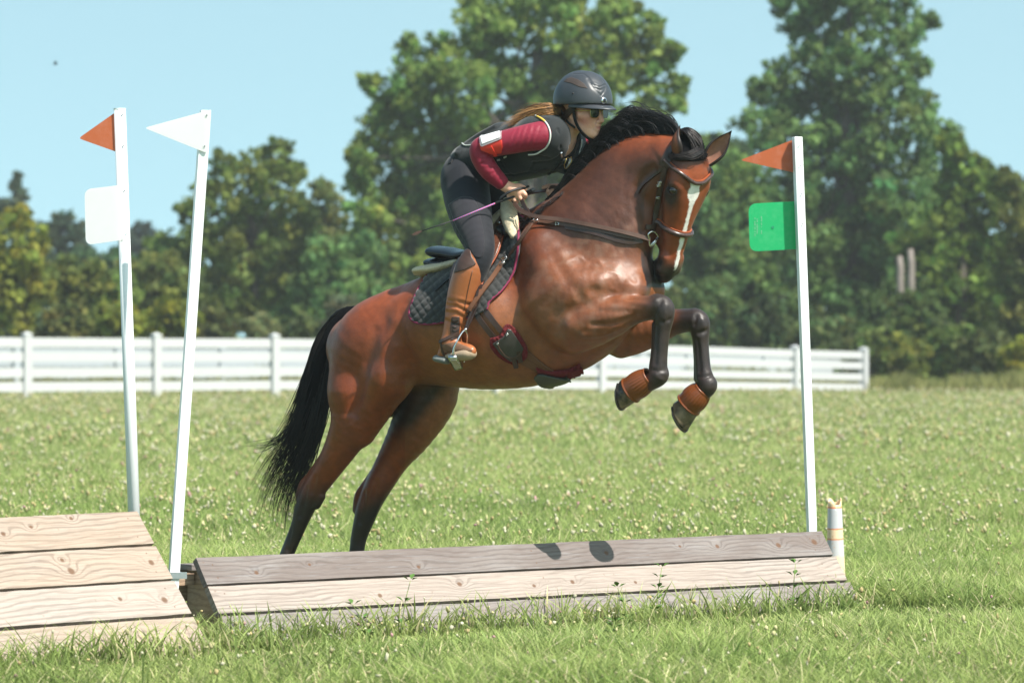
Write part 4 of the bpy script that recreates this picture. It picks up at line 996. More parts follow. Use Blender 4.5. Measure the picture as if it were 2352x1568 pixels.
def surf(px, py, D=None):
    d0 = np.array(H(px, py, .45)); d1 = np.array(H(px, py, -.35)); t = np.linspace(0, 1, 200)[:, None]; P = d0 * (1 - t) + d1 * t
    v = HS.sample(P); k = int(np.argmax(v < 0)); return P[k]
HS.ridge([surf(*p) for p in ((1500, 388), (1480, 405), (1463, 430), (1457, 460), (1462, 495), (1470, 530))], -.022, .020)
HS.ridge([surf(*p) for p in ((1440, 400), (1436, 450), (1446, 510))], -.006, .02)
for k in range(7): HS.ridge([surf(1450 - k * 9, 455 + k * 9), surf(1458 - k * 8, 500 + k * 8), surf(1470 - k * 9, 545 + k * 6)], -.0035, .009)
def to_pix(V):
    y = V[:, 1]; return V[:, 0] / y * F + 1176, HZ - (V[:, 2] - CH) / y * F
def lat_of(V):
    px, _ = to_pix(V); return (V - np.array(W(1100, 768, D0))) @ np.array([-math.sin(PSI), -math.cos(PSI), 0])
def smst(x, a, b): t = np.clip((x - a) / (b - a), 0, 1); return t * t * (3 - 2 * t)
def paint_horse(V):
    px, py = to_pix(V); lat = lat_of(V); n = len(V)
    rel = V - np.array(HO); l = rel @ np.array(HLx); f = rel @ np.array(HFx); r = rel @ np.array(HR)
    n1 = np_noise(px / 60 + lat * 3, py / 60 - lat * 2, 2)[:, None]; n2 = np_noise(px / 14 + lat * 9, py / 14 + lat * 7, 5)[:, None]; n3 = np_noise(px / 28 - lat * 6, py / 34, 15)[:, None]
    red = np.array([.205, .044, .012]); brown = np.array([.060, .023, .014]); dun = np.array([.28, .11, .042]); grey = np.array([.22, .115, .075])
    c = red * (.72 + .56 * n1) + (n3 - .5) * np.array([.06, .018, .006])
    front = (smst(px, 1150, 1300) * (1 - smst(py + (n3[:, 0] - .5) * 60, 740, 850)))[:, None]
    shc = np.array([.19, .063, .025]); sf_ = (smst(py, 520, 620) * smst(px, 1180, 1280))[:, None]; fcol = brown * (1 - sf_) + shc * sf_  # brown neck takes in the head's shadow; shoulder painted paler as if sunlit
    c = c * (1 - .86 * front) + fcol * (.65 + .7 * n3) * .86 * front
    topn = (smst(px, 1380, 1440) * smst(-(py - (px - 1380) * -.1), -400, -330) * (px < 1570))[:, None]          # redder crest behind the ears
    c = c * (1 - .8 * topn) + red * 1.15 * .8 * topn
    sweat = (smst(n3[:, 0] * .5 + n2[:, 0] * .5, .42, .72) * np.clip(front[:, 0], 0, 1) * (1 - smst(px, 1440, 1500)) * smst(py + px * .25, 830, 920))[:, None]
    c = c * (1 - .6 * sweat) + grey * .6 * sweat
    fl = (smst(n1[:, 0], .45, .7) * (px < 1230) * smst(py, 690, 760))[:, None]; c = c * (1 - .3 * fl) + brown * 1.3 * .3 * fl; br_ = (smst(px, 930, 1010) * (1 - smst(px, 1200, 1300)) * smst(py, 640, 720))[:, None]; c = c * (1 - .6 * br_) + dun * (.75 + .5 * n3) * .6 * br_  # dun barrel, lightened in the colour where the flank gets too little light
    bel = (smst(py - 860 + (px - 1150) * .04, -60, 30) * (px > 930) * (px < 1330))[:, None]; c = c * (1 - .4 * bel) + dun * .8 * .4 * bel
    # dark points, and black paint for the shade inside the far thigh
    blk = np.array([.012, .009, .009]); blk2 = np.array([.022, .014, .012])
    def dark(m, col_): 
        nonlocal c; m = np.clip(m, 0, 1)[:, None]; c = c * (1 - m) + col_ * m
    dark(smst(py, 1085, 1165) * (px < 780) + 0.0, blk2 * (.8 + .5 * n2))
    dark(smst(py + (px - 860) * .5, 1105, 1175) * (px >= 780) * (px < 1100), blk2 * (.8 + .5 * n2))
    inner_shade = smst(-lat, -.10, .02) * (px > 860) * (px < 1060) * smst(py, 850, 900) * (1 - smst(py, 960, 1035)) * (1 - smst(px - (1065 - (py - 890) * .85), -62, -18))
    dark(inner_shade * .93, blk)
    kneeN = smst(px + (py - 710) * .0, 1455, 1508) * (lat > .02) * (py > 655) * (py < 1000) * (px > 1440)
    dark(kneeN, blk2 * (.8 + .7 * n2)); dark(smst(px, 1520, 1575) * (lat < .03) * (py > 690) * (l > .62), blk2 * (.8 + .7 * n2))
    dark(smst(px, 1430, 1480) * (lat > .02) * (lat < .3) * smst(py, 728, 745) * (px > 1430) * .8 * (py < 760) * (l > .5), blk2)
    dark((py > 1280) * 1.0, blk)
    hd = (l > -.05) & (l < .72) & (f > -.24) & (np.abs(r) < .14) & (py < 660)
    hc = red * 1.05 * (.8 + .4 * n2)
    jaw = smst(-f, -.02, .03)[:, None]; hc2 = hc * (1 - .6 * jaw) + brown * .9 * .6 * jaw
    m = (hd * smst(l + f * .8, .10, .18) * smst(f, -.13, -.10))[:, None]; c = c * (1 - m) + hc2 * m
    eye = np.exp(-(((l - .228) / .070) ** 2 + ((f - .038) / .045) ** 2 + ((np.abs(r) - .1) / .07) ** 2)) * hd; dark(eye * 1.7 * .92, blk2 * 1.4)
    dark(hd * smst(l - f * .35 + .02 * (n2[:, 0] - .5), .50, .585), blk2 * 1.7 * (.8 + .6 * n2))
    dark(hd * smst(l, .595, .64), blk); dark(hd * 1.2 * np.exp(-(((l - .565) / .02) ** 2 + ((f - .008) / .018) ** 2 + ((np.abs(r) - .07) / .018) ** 2)), np.array([.004, .003, .003]))
    bw = np.interp(l, [.145, .16, .18, .205, .23, .25, .30, .38, .45, .50, .54, .575, .60], [.0, .027, .022, .030, .023, .011, .007, .009, .012, .006, .010, .009, .0]); bc = np.interp(l, [.15, .3, .5], [.018, .010, .004]) + (n2[:, 0] - .5) * .012 + (n3[:, 0] - .5) * .010
    bl = hd * (f > -.0) * (1 - smst(np.abs(r - bc), bw, bw + .005)) * (bw > .001)
    bl = np.clip(bl, 0, 1)[:, None]; c = c * (1 - bl) + np.array([.78, .74, .70]) * bl
    return np.clip(c, .004, 1)
def coat_mat():
    m, nt, b = nodes('bay_coat'); v = coords(nt, 'Object')
    c = attr(nt); n = noise(nt, v, 26, 5); fine = noise(nt, coords(nt, 'Object', (1, 1, .25)), 420, 2)
    cc = mix(nt, 1.0, c, n.ramp((.3, .82), (.7, 1.15)), 'MULTIPLY'); cc = mix(nt, 1.0, cc, fine.ramp((.3, .9), (.7, 1.1)), 'MULTIPLY')
    nt.links.new(cc.s, b.inputs['Base Color'])
    rr = noise(nt, v, 7, 4); nt.links.new(rr.ramp((.35, .37), (.65, .54)).s, b.inputs['Roughness'])
    b.inputs['Specular IOR Level'].default_value = .48; b.inputs['Sheen Weight'].default_value = .06; b.inputs['Sheen Roughness'].default_value = .4
    b.inputs['Sheen Tint'].default_value = (1, .75, .6, 1)
    h = noise(nt, v, 38, 4) * .6 + fine * .3 + noise(nt, v, 11, 3) * 1.3; nt.links.new(bump(nt, h, .28, .008), b.inputs['Normal'])
    return m
horse = empty('horse', H(900, HZ + F * CH / 20.8, 0)); horse.location.z = 0
tag(horse, 'bay horse with black legs and a white blaze leaping over the low ramp', 'horse')
V_, Q_ = HS.mesh(); V_ = relax(V_, Q_, 3)
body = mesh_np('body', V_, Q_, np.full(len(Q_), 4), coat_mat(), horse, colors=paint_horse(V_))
body['label'] = 'bay coat with black points and a white blaze'
HB = BVHTree.FromPolygons([Vector(v) for v in V_.tolist()], Q_.tolist())
TV, TQ = TS.mesh(); TB = BVHTree.FromPolygons([Vector(v) for v in TV.tolist()], TQ.tolist())
CAMP = Vector((0, 0, CH))
def hit(px, py, tree=None, off=0.0):
    """where the sight line through a picture point meets the horse"""
    d = (W(px, py, 20) - CAMP).normalized(); h = (tree or HB).ray_cast(CAMP, d)
    if h[0] is None:
        q = (tree or HB).find_nearest(H(px, py, .1)); return q[0] + q[1] * off, q[1]
    n = h[1] if h[1].dot(d) < 0 else -h[1]
    return h[0] + n * off, n
def snap(p, off=0.0, tree=None):
    q = (tree or HB).find_nearest(Vector(p)); return q[0] + q[1] * off, q[1]
# eyes
M_EYE = simple('horse_eye', (.010, .007, .006), .08, spec=.8, var=.3); M_LID = simple('eyelid', (.02, .013, .012), .4)
for s in (1, -1):
    b = bmesh.new(); bmesh.ops.create_uvsphere(b, u_segments=20, v_segments=14, radius=.023); me = bpy.data.meshes.new('eye'); b.to_mesh(me); b.free()
    for p in me.polygons: p.use_smooth = True
    o = bpy.data.objects.new('eye', me); col.objects.link(o); me.materials.append(M_EYE); o.parent = horse; o.location = HD(.206, .052, .099 * s) - horse.location
    lid = MB(); q = [HD(.206 + .021 * math.sin(a), .052 + .023 * math.cos(a), (.108 - .010 * math.cos(a)) * s) for a in np.linspace(-.5, 3.7, 12)]
    lid.tube(q, .0055, 6).build('eyelid', M_LID, horse, True)
# ears
def ear(base, tip, open_dir, width, mat_out, label):
    base, tip, od = Vector(base), Vector(tip), Vector(open_dir).normalized(); ax = tip - base; L = ax.length; ax.normalize(); od = (od - ax * od.dot(ax)).normalized(); sd = ax.cross(od)
    V = []; C = []; N, K = 14, 12; 
    for layer in (0, 1):
        for i in range(N + 1):
            u = i / N; wd = width * (.55 + .9 * math.sin(math.pi * min(1, u * .80 + .12)) ** 1.1) * (1 - u ** 3.2) + .0015
            for k in range(K + 1):
                a = (k / K - .5) * 2 * (2.5 - 1.3 * u)
                rad = wd * (1 if layer == 0 else .80)
                p = base + ax * (u * L) - od * (math.cos(a) * rad * .85 - wd * .25) + sd * (math.sin(a) * rad)
                p += od * (.018 * u * u)
                V.append(p)
                edge = abs(k / K - .5) * 2
                if layer == 0: cc = np.array([.14, .045, .018]) * (1 - smst(np.array(u), .55, .95)) + np.array([.018, .013, .012]) * smst(np.array(u), .55, .95)
                else: cc = np.array([.33, .16, .11])
                if edge > .8 or u > .88: cc = np.array([.02, .014, .013])
                C.append(cc)
    Fs = []; n1 = (N + 1) * (K + 1)
    for i in range(N):
        for k in range(K):
            q = (i * (K + 1) + k, i * (K + 1) + k + 1, (i + 1) * (K + 1) + k + 1, (i + 1) * (K + 1) + k); Fs.append(q); Fs.append(tuple(x + n1 for x in q[::-1]))
        for k in (0, K): Fs.append((i * (K + 1) + k, (i + 1) * (K + 1) + k, n1 + (i + 1) * (K + 1) + k, n1 + i * (K + 1) + k))
    o = mesh_py('ear', V, Fs, mat_out, horse, np.array(C), True)
    bm = bmesh.new(); bm.from_mesh(o.data); bmesh.ops.recalc_face_normals(bm, faces=bm.faces); bm.to_mesh(o.data); bm.free(); o['label'] = label
M_EAR = vcol('ear_hide', rough=.5, spec=.4, var=.2, nscale=40)
e0 = HD(.03, .02, .062); ear(W(1556, 356, e0.y - .02), W(1554, 287, e0.y - .02), Vector((.9, -.25, 0)), .036, M_EAR, 'near dark-edged ear pricked up')
e1 = HD(.05, .055, -.062); ear(W(1622, 374, e1.y), W(1681, 300, e1.y - .03), Vector((-.10, -1, -.1)), .034, M_EAR, 'far ear turned out to show its pink-brown inside')
# hooves
def hoof_mat():
    m, nt, b = nodes('dark_hoof'); v = coords(nt, 'Object'); n = noise(nt, v, 28, 4); n2 = noise(nt, v, 9, 4)
    c = mix(nt, n.ramp((.46, 0.0), (.62, 1.0)), (.022, .018, .016), (.17, .12, .075)); c = mix(nt, n2.ramp((.4, 0.0), (.75, .8)), c, (.30, .22, .13)); nt.links.new(c.s, b.inputs['Base Color'])
    nt.links.new(n.ramp((.4, .3), (.6, .7)).s, b.inputs['Roughness']); nt.links.new(bump(nt, n, .4, .004), b.inputs['Normal']); return m
M_HOOF = hoof_mat(); M_IRON = simple('shoe_iron', (.10, .095, .09), .5, .8)
def hoof(cor, sole, toe_dir, rc, rs_):
    cor, sole, td = Vector(cor), Vector(sole), Vector(toe_dir); ax = (sole - cor); L = ax.length; axn = ax.normalized(); td = (td - axn * td.dot(axn)).normalized(); sd = axn.cross(td); V = []; Fs = []; N = 28; K = 7
    def ringp(t, r, extra=0):
        out = []
        for k in range(N):
            a = 2 * math.pi * k / N; c, s = math.cos(a), math.sin(a); rr = r
            along = t * L * (1.0 + (.26 * c if t > .2 else .1 * c))
            out.append(cor + axn * (along - .0) + td * (c * rr * 1.12 + .30 * t * rs_ * .5) + sd * (s * rr * (.98 if c > -.4 else .85)))
        return out
    for i in range(K + 1):
        t = i / K; V += ringp(t, rc + (rs_ - rc) * t)
    V += ringp(1.0, rs_ * .80); c0 = len(V); cc = sum(ringp(1.0, rs_ * .8), Vector()) / N - axn * .012; V.append(cc)
    for i in range(K + 1):
        for k in range(N): Fs.append((i * N + k, i * N + (k + 1) % N, (i + 1) * N + (k + 1) % N, (i + 1) * N + k))
    for k in range(N): Fs.append(((K + 1) * N + k, (K + 1) * N + (k + 1) % N, c0))
    Fs.append(tuple(range(N))[::-1])
    o = mesh_py('hoof', V, Fs, M_HOOF, horse, smooth=True); bm = bmesh.new(); bm.from_mesh(o.data); bmesh.ops.recalc_face_normals(bm, faces=bm.faces); bm.to_mesh(o.data); bm.free()
    sh = MB(); rg = ringp(1.0, rs_ * .93); sh.ribbon([p + axn * .003 for p in rg[3:-2][::1][:0] + [rg[(k + 17) % N] for k in range(23)]], [axn] * 23, .016, .006); s_ = sh.build('shoe', M_IRON); adopt_sub(s_, o)
    return o
fh = hh
hoof(H(1456, 893, .16), H(1428, 902, .16), H(1450, 960, .16) - H(1456, 893, .16), rp(24), rp(29))
hoof(H(1584, 932, -.15), H(1560, 954, -.15), H(1600, 1010, -.15) - H(1584, 932, -.15), rp(24), rp(30))
for (px, py, lt) in ((658, 1386, .11), (826, 1386, -.13)):
    p = H(px, py, lt); hoof(p, Vector((p.x + .015, p.y, .012)), Vector((1, -.5, 0)), rp(23), rp(28))

# hair
def hair_mat(name, root_, spec=.5, rough=.42):
    m = vcol(name, rough=.5, spec=.35, var=.25, nscale=25); return m
M_HAIR = hair_mat('black_horsehair', (.01, .01, .012))
def strands(guides, n, seed, spread, m=14, jit=.010, k_near=2, curl=.0, lmin=.78):
    """strands drawn between neighbouring guide lines"""
    rs = np.random.RandomState(seed); G = np.stack([spline(gd, m) for gd in guides]); ng = len(G); out = []
    t = np.linspace(0, 1, m)[:, None]
    for i in range(n):
        q = rs.rand() * (ng - 1); a = int(q); f = q - a; b = min(a + 1, ng - 1)
        S = G[a] * (1 - f) + G[b] * f; o = rs.randn(3) * np.array([1, 1, 1])
        w1 = rs.randn(3); ph = rs.rand() * 6.28; fr = 1.5 + 2 * rs.rand()
        S = S + o * spread * (.35 + .65 * t) + w1 * jit * np.sin(fr * t * 3.1 + ph) * t + rs.randn(3) * curl * t ** 2
        L = lmin + (1.04 - lmin) * rs.rand() ** .75; idx = np.linspace(0, (m - 1) * min(1, L), m); i0 = np.floor(idx).astype(int).clip(0, m - 2); ff = (idx - i0)[:, None]
        out.append(S[i0] * (1 - ff) + S[i0 + 1] * ff)
    return np.array(out)
def hcol(rs, n, a=(.007, .008, .010), b=(.022, .018, .016)):
    q = rs.rand(n, 1); return np.array(a) * (1 - q) + np.array(b) * q
rs_ = np.random.RandomState(1)
TG = [[(838, 708, 0), (800, 710, 0), (768, 728, 0), (732, 778, .01), (708, 850, .03), (688, 920, .05), (662, 985, .06), (622, 1050, .07), (582, 1118, .08)],
      [(838, 712, 0), (800, 716, 0), (770, 738, .02), (738, 795, .04), (716, 875, .06), (694, 960, .07), (660, 1040, .08), (624, 1100, .08), (600, 1172, .09)],
      [(838, 716, 0), (804, 722, 0), (778, 750, .03), (746, 820, .06), (726, 905, .08), (704, 990, .09), (672, 1068, .09), (640, 1130, .09), (630, 1200, .09)],
      [(836, 722, 0), (808, 732, .0), (788, 765, .04), (760, 835, .08), (744, 920, .10), (724, 1000, .10), (692, 1080, .10), (662, 1145, .10), (655, 1215, .10)]]
TGp = [[H(*p) for p in gd] for gd in TG]
st = strands(TGp, 1150, 3, .014, 20, .018, curl=.034, lmin=.45)
st2 = strands([[H(*p) for p in gd] for gd in ([(738, 800, .05), (722, 880, .06), (700, 940, .06), (660, 985, .06), (615, 1010, .06), (560, 1022, .06)], [(735, 840, .05), (716, 905, .06), (690, 960, .07), (655, 1000, .07), (612, 1030, .07), (575, 1040, .07)])], 26, 4, .012, 20, .012)
st3 = strands([[H(*p) for p in TG[3]], [H(760, 800, .1), H(752, 880, .11), H(748, 950, .11), H(735, 1010, .11), H(705, 1080, .11), H(680, 1140, .11), H(668, 1220, .11)]], 70, 5, .014, 20, .014)
A = np.concatenate([st, st2, st3]); hair('tail', A, rs_.uniform(.0014, .0030, len(A)), M_HAIR, horse, hcol(rs_, len(A)))
# solid core keeps the dock full
cm = MB(); cm.tube([H(842, 716, 0), H(805, 722, 0), H(778, 750, .02), H(748, 815, .05), H(728, 890, .07), H(712, 960, .08), H(692, 1030, .09)], [.030, .045, .052, .055, .050, .036, .01], 12)
cm.build('tail_core', simple('tail_core_hair', (.006, .006, .007), .95, var=.4, nscale=120, spec=.05), horse, True)
# mane: roots on the crest, blown up and back towards the withers
crest = spline([H(1562, 308, 0), H(1520, 303, 0), H(1470, 307, 0), H(1425, 326, 0), H(1385, 354, 0), H(1345, 391, 0), H(1310, 427, 0), H(1270, 460, 0), H(1225, 494, 0)], 60)
rs = np.random.RandomState(6); ms = []; m = 14; t = np.linspace(0, 1, m)[:, None]
def crest_at(q): a = int(q); p = crest[a] * (1 - (q - a)) + crest[a + 1] * (q - a); x, y = to_pix(p[None]); return float(x[0]), float(y[0])
mcol = []
for k in range(190):
    q0 = 58 * (k + rs.rand()) / 190; lay = rs.rand() ** .8; kr = rs.uniform(.75, 1.15); kl = rs.uniform(.7, 1.2); ky = rs.randn() * 7; klt = rs.uniform(-.035, .05) * (1 - .4 * lay); tone = rs.rand() ** 2
    for i in range(25):
        q = min(58, max(0, q0 + rs.randn() * 2.0)); px, py = crest_at(q); u = q / 58
        ly = min(1, max(0, lay + rs.randn() * .13))
        rise = np.interp(u, [0, .15, .3, .5, .75, 1], [50, 80, 80, 60, 32, 10]) * (.16 + .86 * ly) * kr; run = np.interp(u, [0, .2, .5, .8, 1], [80, 130, 155, 120, 50]) * kl * rs.uniform(.72, 1.08)
        px2, py2 = crest_at(min(58, q + run / 9.5)); lt = klt + rs.randn() * .006
        er = rs.uniform(.60, 1.12); ex, ey = px2 - 8 - 10 * ly + rs.randn() * 4, py2 - rise * er * np.interp(u, [0, .5, 1], [.9, .8, .5]) + ky + rs.randn() * 4
        ex = max(ex, float(np.interp(ey, [250, 262, 285, 330, 375, 405, 440], [1428, 1408, 1392, 1357, 1323, 1302, 1272])) + rs.uniform(-3, 14))
        ctrl = [H(px + 4, py + 5, lt), H(px - 7, py - rise * .50, lt), H(px * .66 + ex * .34 - 4, min(py, py * .66 + ey * .34) - rise * .52, lt), H(px * .30 + ex * .70, py * .30 + ey * .70 - rise * .26, lt), H(ex, ey, lt + rs.uniform(-.01, .01))]
        ms.append(spline(ctrl, m) + rs.randn(3) * .006 * t ** 2); mcol.append(tone)
for i in range(160):
    px = rs.uniform(1212, 1300); py = 500 - (px - 1215) * .75; lt = rs.uniform(0, .09)
    ms.append(spline([H(px, py - 4, lt), H(px - 6, py + 8, lt + .02), H(px - 16 + rs.uniform(-14, 4), py + 20 + rs.uniform(-6, 12), lt + .035), H(px - 34 + rs.uniform(-20, 10), py + 26 + rs.uniform(-10, 20), lt + .045)], m))
ms = np.array(ms); hair('mane', ms, rs.uniform(.0011, .0023, len(ms)), M_HAIR, horse, np.array([[.006, .007, .009]]) + np.array([[.040, .030, .026]]) * np.append(np.array(mcol), rs.rand(160) * .5)[:, None] * rs.uniform(.5, 1.3, (len(ms), 1)))
mc = MB(); cw = [H(1560, 306, 0), H(1520, 297, 0), H(1475, 296, 0), H(1430, 312, 0), H(1388, 341, 0), H(1345, 379, 0), H(1302, 422, 0), H(1255, 462, 0)]
mc.tube(cw, [.016, .028, .036, .036, .032, .028, .022, .010], 10); mc.build('mane_core', bpy.data.materials['tail_core_hair'], horse, True)
# forelock
def F3(px, py, off):
    q = hit(px, py, HB, off); return q[0]
fs = strands([[W(1562, 300, HO.y), W(1585, 297, HO.y - .05), F3(1602, 325, .022), F3(1618, 345, .012), F3(1622, 366, .008)],
              [W(1562, 300, HO.y), W(1582, 300, HO.y - .06), F3(1594, 328, .026), F3(1606, 348, .018), F3(1606, 368, .010)],
              [W(1560, 302, HO.y - .02), W(1576, 306, HO.y - .08), F3(1584, 332, .026), F3(1590, 350, .022), F3(1586, 366, .014)]], 420, 9, .006, 14, .005)
fs2 = strands([[F3(1614, 336, .012), F3(1608, 354, .022), F3(1588, 365, .026), F3(1562, 368, .022), F3(1536, 362, .014)],
               [F3(1606, 326, .012), F3(1598, 346, .026), F3(1580, 358, .028), F3(1558, 361, .022), F3(1538, 356, .014)]], 320, 10, .006, 14, .005)
fa = np.concatenate([fs, fs2]); hair_base = True; hair('forelock', fa, rs.uniform(.0018, .0036, len(fa)), M_HAIR, horse, hcol(rs, len(fa), b=(.030, .021, .020)))
# ------------------------------------------------------------------ rider
rider = empty('rider', H(1075, 600, 0)); tag(rider, 'person in dark red shirt, black vest and grey helmet crouching forward over the horse', 'person')
RY = R(45); rf = Vector((math.cos(RY), -math.sin(RY), -.05)).normalized(); rr_ = Vector((-math.sin(RY), -math.cos(RY), 0)); ru = rr_.cross(rf) * -1
if ru.z < 0: ru = -ru
RO = W(1340, 241, 20.33)
def RH(f, u, r=0.0): return RO + rf * f + ru * u + rr_ * r
def shell_box(pts, m=.10):
    A = np.array([tuple(p) for p in pts]); return A.min(0) - m, A.max(0) + m
def LC(S, pts, k=.02, ls=None, **kw): HC(pts, k, ls, S, **kw)
TORSO = [(1082, 374, 42), (1115, 366, 50), (1160, 355, 61), (1205, 343, 66), (1250, 333, 64), (1278, 330, 52)]; TLS = [1.5, 1.45, 1.35, 1.25, 1.2, 1.25]
ARM_N = [(1248, 312, 34, .165), (1215, 316, 31, .205), (1168, 326, 28.5, .24), (1125, 335, 26, .262), (1104, 342, 24.5, .27), (1106, 362, 24, .265), (1124, 392, 22.5, .245), (1150, 418, 17.5, .205)]
ARM_F = [(1325, 322, 32, -.17), (1338, 350, 28, -.22), (1340, 385, 25, -.25), (1332, 412, 22, -.20), (1308, 428, 18, -.14), (1292, 432, 14, -.11)]
THIGH = [(1066, 415, 52, .08), (1073, 455, 53.5, .13), (1085, 510, 46, .23), (1101, 560, 35, .32), (1101, 592, 31, .35), (1088, 630, 27, .36)]
THIGH_F = [(1096, 415, 50, -.08), (1120, 455, 52, -.13), (1160, 510, 45, -.22), (1190, 560, 35, -.28), (1195, 592, 30, -.30), (1180, 640, 27, -.30)]
BOOT = [(1090, 597, 30, .36), (1079, 622, 35, .37), (1064, 668, 34, .37), (1054, 705, 30, .37), (1047, 735, 25.5, .37), (1040, 765, 23, .375), (1034, 785, 21, .38)]
def sh(L, d): return [(p[0], p[1], p[2] - d) + tuple(p[3:]) for p in L]
# skin: one continuous body from head to foot
BS = Sdf(*[np.array(v) for v in ((-.46, 19.9, 1.15), (.62, 21.05, 2.72))], .0048)
LC(BS, [(p[0], p[1], p[2] - 9) for p in TORSO], .03, TLS)
for A in (ARM_N, ARM_F): LC(BS, sh(A, 6), .02)
for A in (THIGH, THIGH_F): LC(BS, sh(A, 5), .03)
LC(BS, sh(BOOT, 7), .02); LC(BS, [(1034, 785, 14, .38), (1030, 805, 13, .38), (1060, 806, 12, .39), (1080, 806, 8, .40)], .015)
LC(BS, [(q[0] + 2 * .3 * KX * .98, q[1], q[2] - 7, -.30) for q in BOOT], .02)
LC(BS, [(1268, 335, 36, .0), (1288, 315, 28, .0), (1308, 292, 25, 0), (1322, 272, 26, 0)], .03)     # neck
hc = lambda pts, k=.015, **kw: BS.chain([RH(*p[:3]) for p in pts], [p[3] for p in pts], k, **kw)
hc([(-.035, .035, 0, .090), (.02, .035, 0, .088)], .02, lat=np.array(rr_), ls=.88)
hc([(.03, -.02, 0, .072), (.045, -.07, 0, .058), (.05, -.105, 0, .044)], .03, lat=np.array(rr_), ls=.95)
for s in (1, -1):
    hc([(-.015, -.06, .052 * s, .022), (.015, -.105, .042 * s, .020), (.062, -.135, .014 * s, .018)], .02)   # jaw
    hc([(.072, -.055, .036 * s, .024), (.045, -.05, .055 * s, .022)], .02)                                     # cheekbone
    hc([(.098, -.004, .012 * s, .010), (.092, -.002, .036 * s, .011)], .012)                                   # brow
    hc([(-.012, -.028, .072 * s, .012), (-.018, -.045, .074 * s, .015), (-.010, -.065, .071 * s, .009)], .006)                    # ear
    BS.ridge([RH(.102, -.030, .034 * s)], -.010, .014)
    hc([(.112, -.082, .010 * s, .009)], .006)
hc([(.100, -.020, 0, .010), (.118, -.055, 0, .011), (.128, -.074, 0, .0115)], .012)                          # nose
hc([(.104, -.098, .012, .008), (.109, -.100, 0, .009), (.104, -.098, -.012, .008)], .008)                          # lips
hc([(.100, -.114, .010, .008), (.104, -.116, 0, .0095), (.100, -.114, -.010, .008)], .008)
BS.ridge([RH(.118, -.107, .012), RH(.120, -.107, 0), RH(.118, -.107, -.012)], -.006, .005)
hc([(.085, -.142, 0, .020), (.06, -.135, 0, .026)], .02)                                                     # chin
# hands closed on the reins
def hand(palm, fingers, thumb):
    LC(BS, palm, .012)
    for f_ in fingers: LC(BS, f_, .004, seg=2)
    LC(BS, thumb, .006, seg=2)
hand([(1156, 425, 13, .195), (1170, 432, 14, .18), (1183, 438, 14.5, .165), (1192, 442, 12, .16)],
     [[(1168, 446, 5.2, .175), (1170, 456, 4.9, .178), (1176, 460, 4.2, .155)], [(1179, 449, 5.6, .17), (1182, 460, 5.2, .172), (1188, 463, 4.6, .148)], [(1190, 447, 5.8, .165), (1196, 456, 5.4, .166), (1200, 459, 4.8, .142)], [(1198, 438, 5.8, .16), (1206, 447, 5.4, .16), (1206, 453, 4.8, .138)]],
     [(1180, 428, 6.5, .15), (1196, 428, 5.8, .145), (1207, 434, 5.0, .142)])
hand([(1292, 432, 11, -.11), (1278, 434, 13, -.09), (1266, 437, 12, -.075)],
     [[(1268, 428, 5, -.06), (1258, 440, 5, -.045), (1264, 448, 4.4, -.06)], [(1274, 432, 5, -.05), (1264, 446, 5.2, -.035), (1270, 452, 4.4, -.05)], [(1280, 434, 5, -.045), (1272, 448, 5.2, -.03), (1278, 452, 4.4, -.05)], [(1285, 436, 4.6, -.05), (1280, 447, 4.6, -.035), (1285, 449, 4, -.05)]],
     [(1276, 428, 6, -.08), (1260, 427, 5.4, -.07), (1248, 431, 4.6, -.065)])
def paint_skin(V):
    rel = V - np.array(RO); f = rel @ np.array(rf); u = rel @ np.array(ru); r = rel @ np.array(rr_); px, py = to_pix(V)
    c = np.tile([.74, .39, .27], (len(V), 1)); n = np_noise(px / 6, py / 6, 3)[:, None]; c = c * (.93 + .14 * n)
    def put(m, q):
        nonlocal c; m = np.clip(m, 0, 1)[:, None]; c = c * (1 - m) + np.array(q) * m
    put(.8 * np.exp(-(((f - .06) / .045) ** 2 + ((u + .07) / .035) ** 2 + ((np.abs(r) - .05) / .03) ** 2)), (.58, .20, .17))
    put(.5 * np.exp(-(((f - .125) / .015) ** 2 + ((u + .072) / .015) ** 2)), (.6, .24, .19))
    put(.85 * np.exp(-(((f - .108) / .012) ** 2 + ((u + .107) / .011) ** 2 + (r / .02) ** 2) ** 1.5), (.46, .15, .14))
    put(.4 * np.exp(-((f + .015) / .02) ** 2 - ((u + .045) / .03) ** 2 - ((np.abs(r) - .075) / .015) ** 2), (.62, .24, .2))
    put(np.exp(-(((u - .002) / .006) ** 2 + ((np.abs(r) - .03) / .022) ** 2)) * (f > .07) * .8, (.10, .055, .035))
    put((np.abs(py - 427) < 3) * (np.abs(px - 1151) < 4) * .5, (.2, .13, .13))           # small wrist tattoo
    return c
def skin_mat():
    m, nt, b = nodes('sunlit_skin'); c = attr(nt); v = coords(nt, 'Object'); n = noise(nt, v, 90, 3)
    nt.links.new(mix(nt, 1.0, c, n.ramp((.3, .94), (.7, 1.05)), 'MULTIPLY').s, b.inputs['Base Color']); b.inputs['Roughness'].default_value = .48
    b.inputs['Subsurface Weight'].default_value = .12; b.inputs['Subsurface Radius'].default_value = (.012, .005, .003); b.inputs['Subsurface Scale'].default_value = .5
    return m
skin('body', BS, skin_mat(), rider, paint_skin, 2)
def tree_of(o): 
    me = o.data; return BVHTree.FromPolygons([v.co.copy() for v in me.vertices], [tuple(p.vertices) for p in me.polygons])
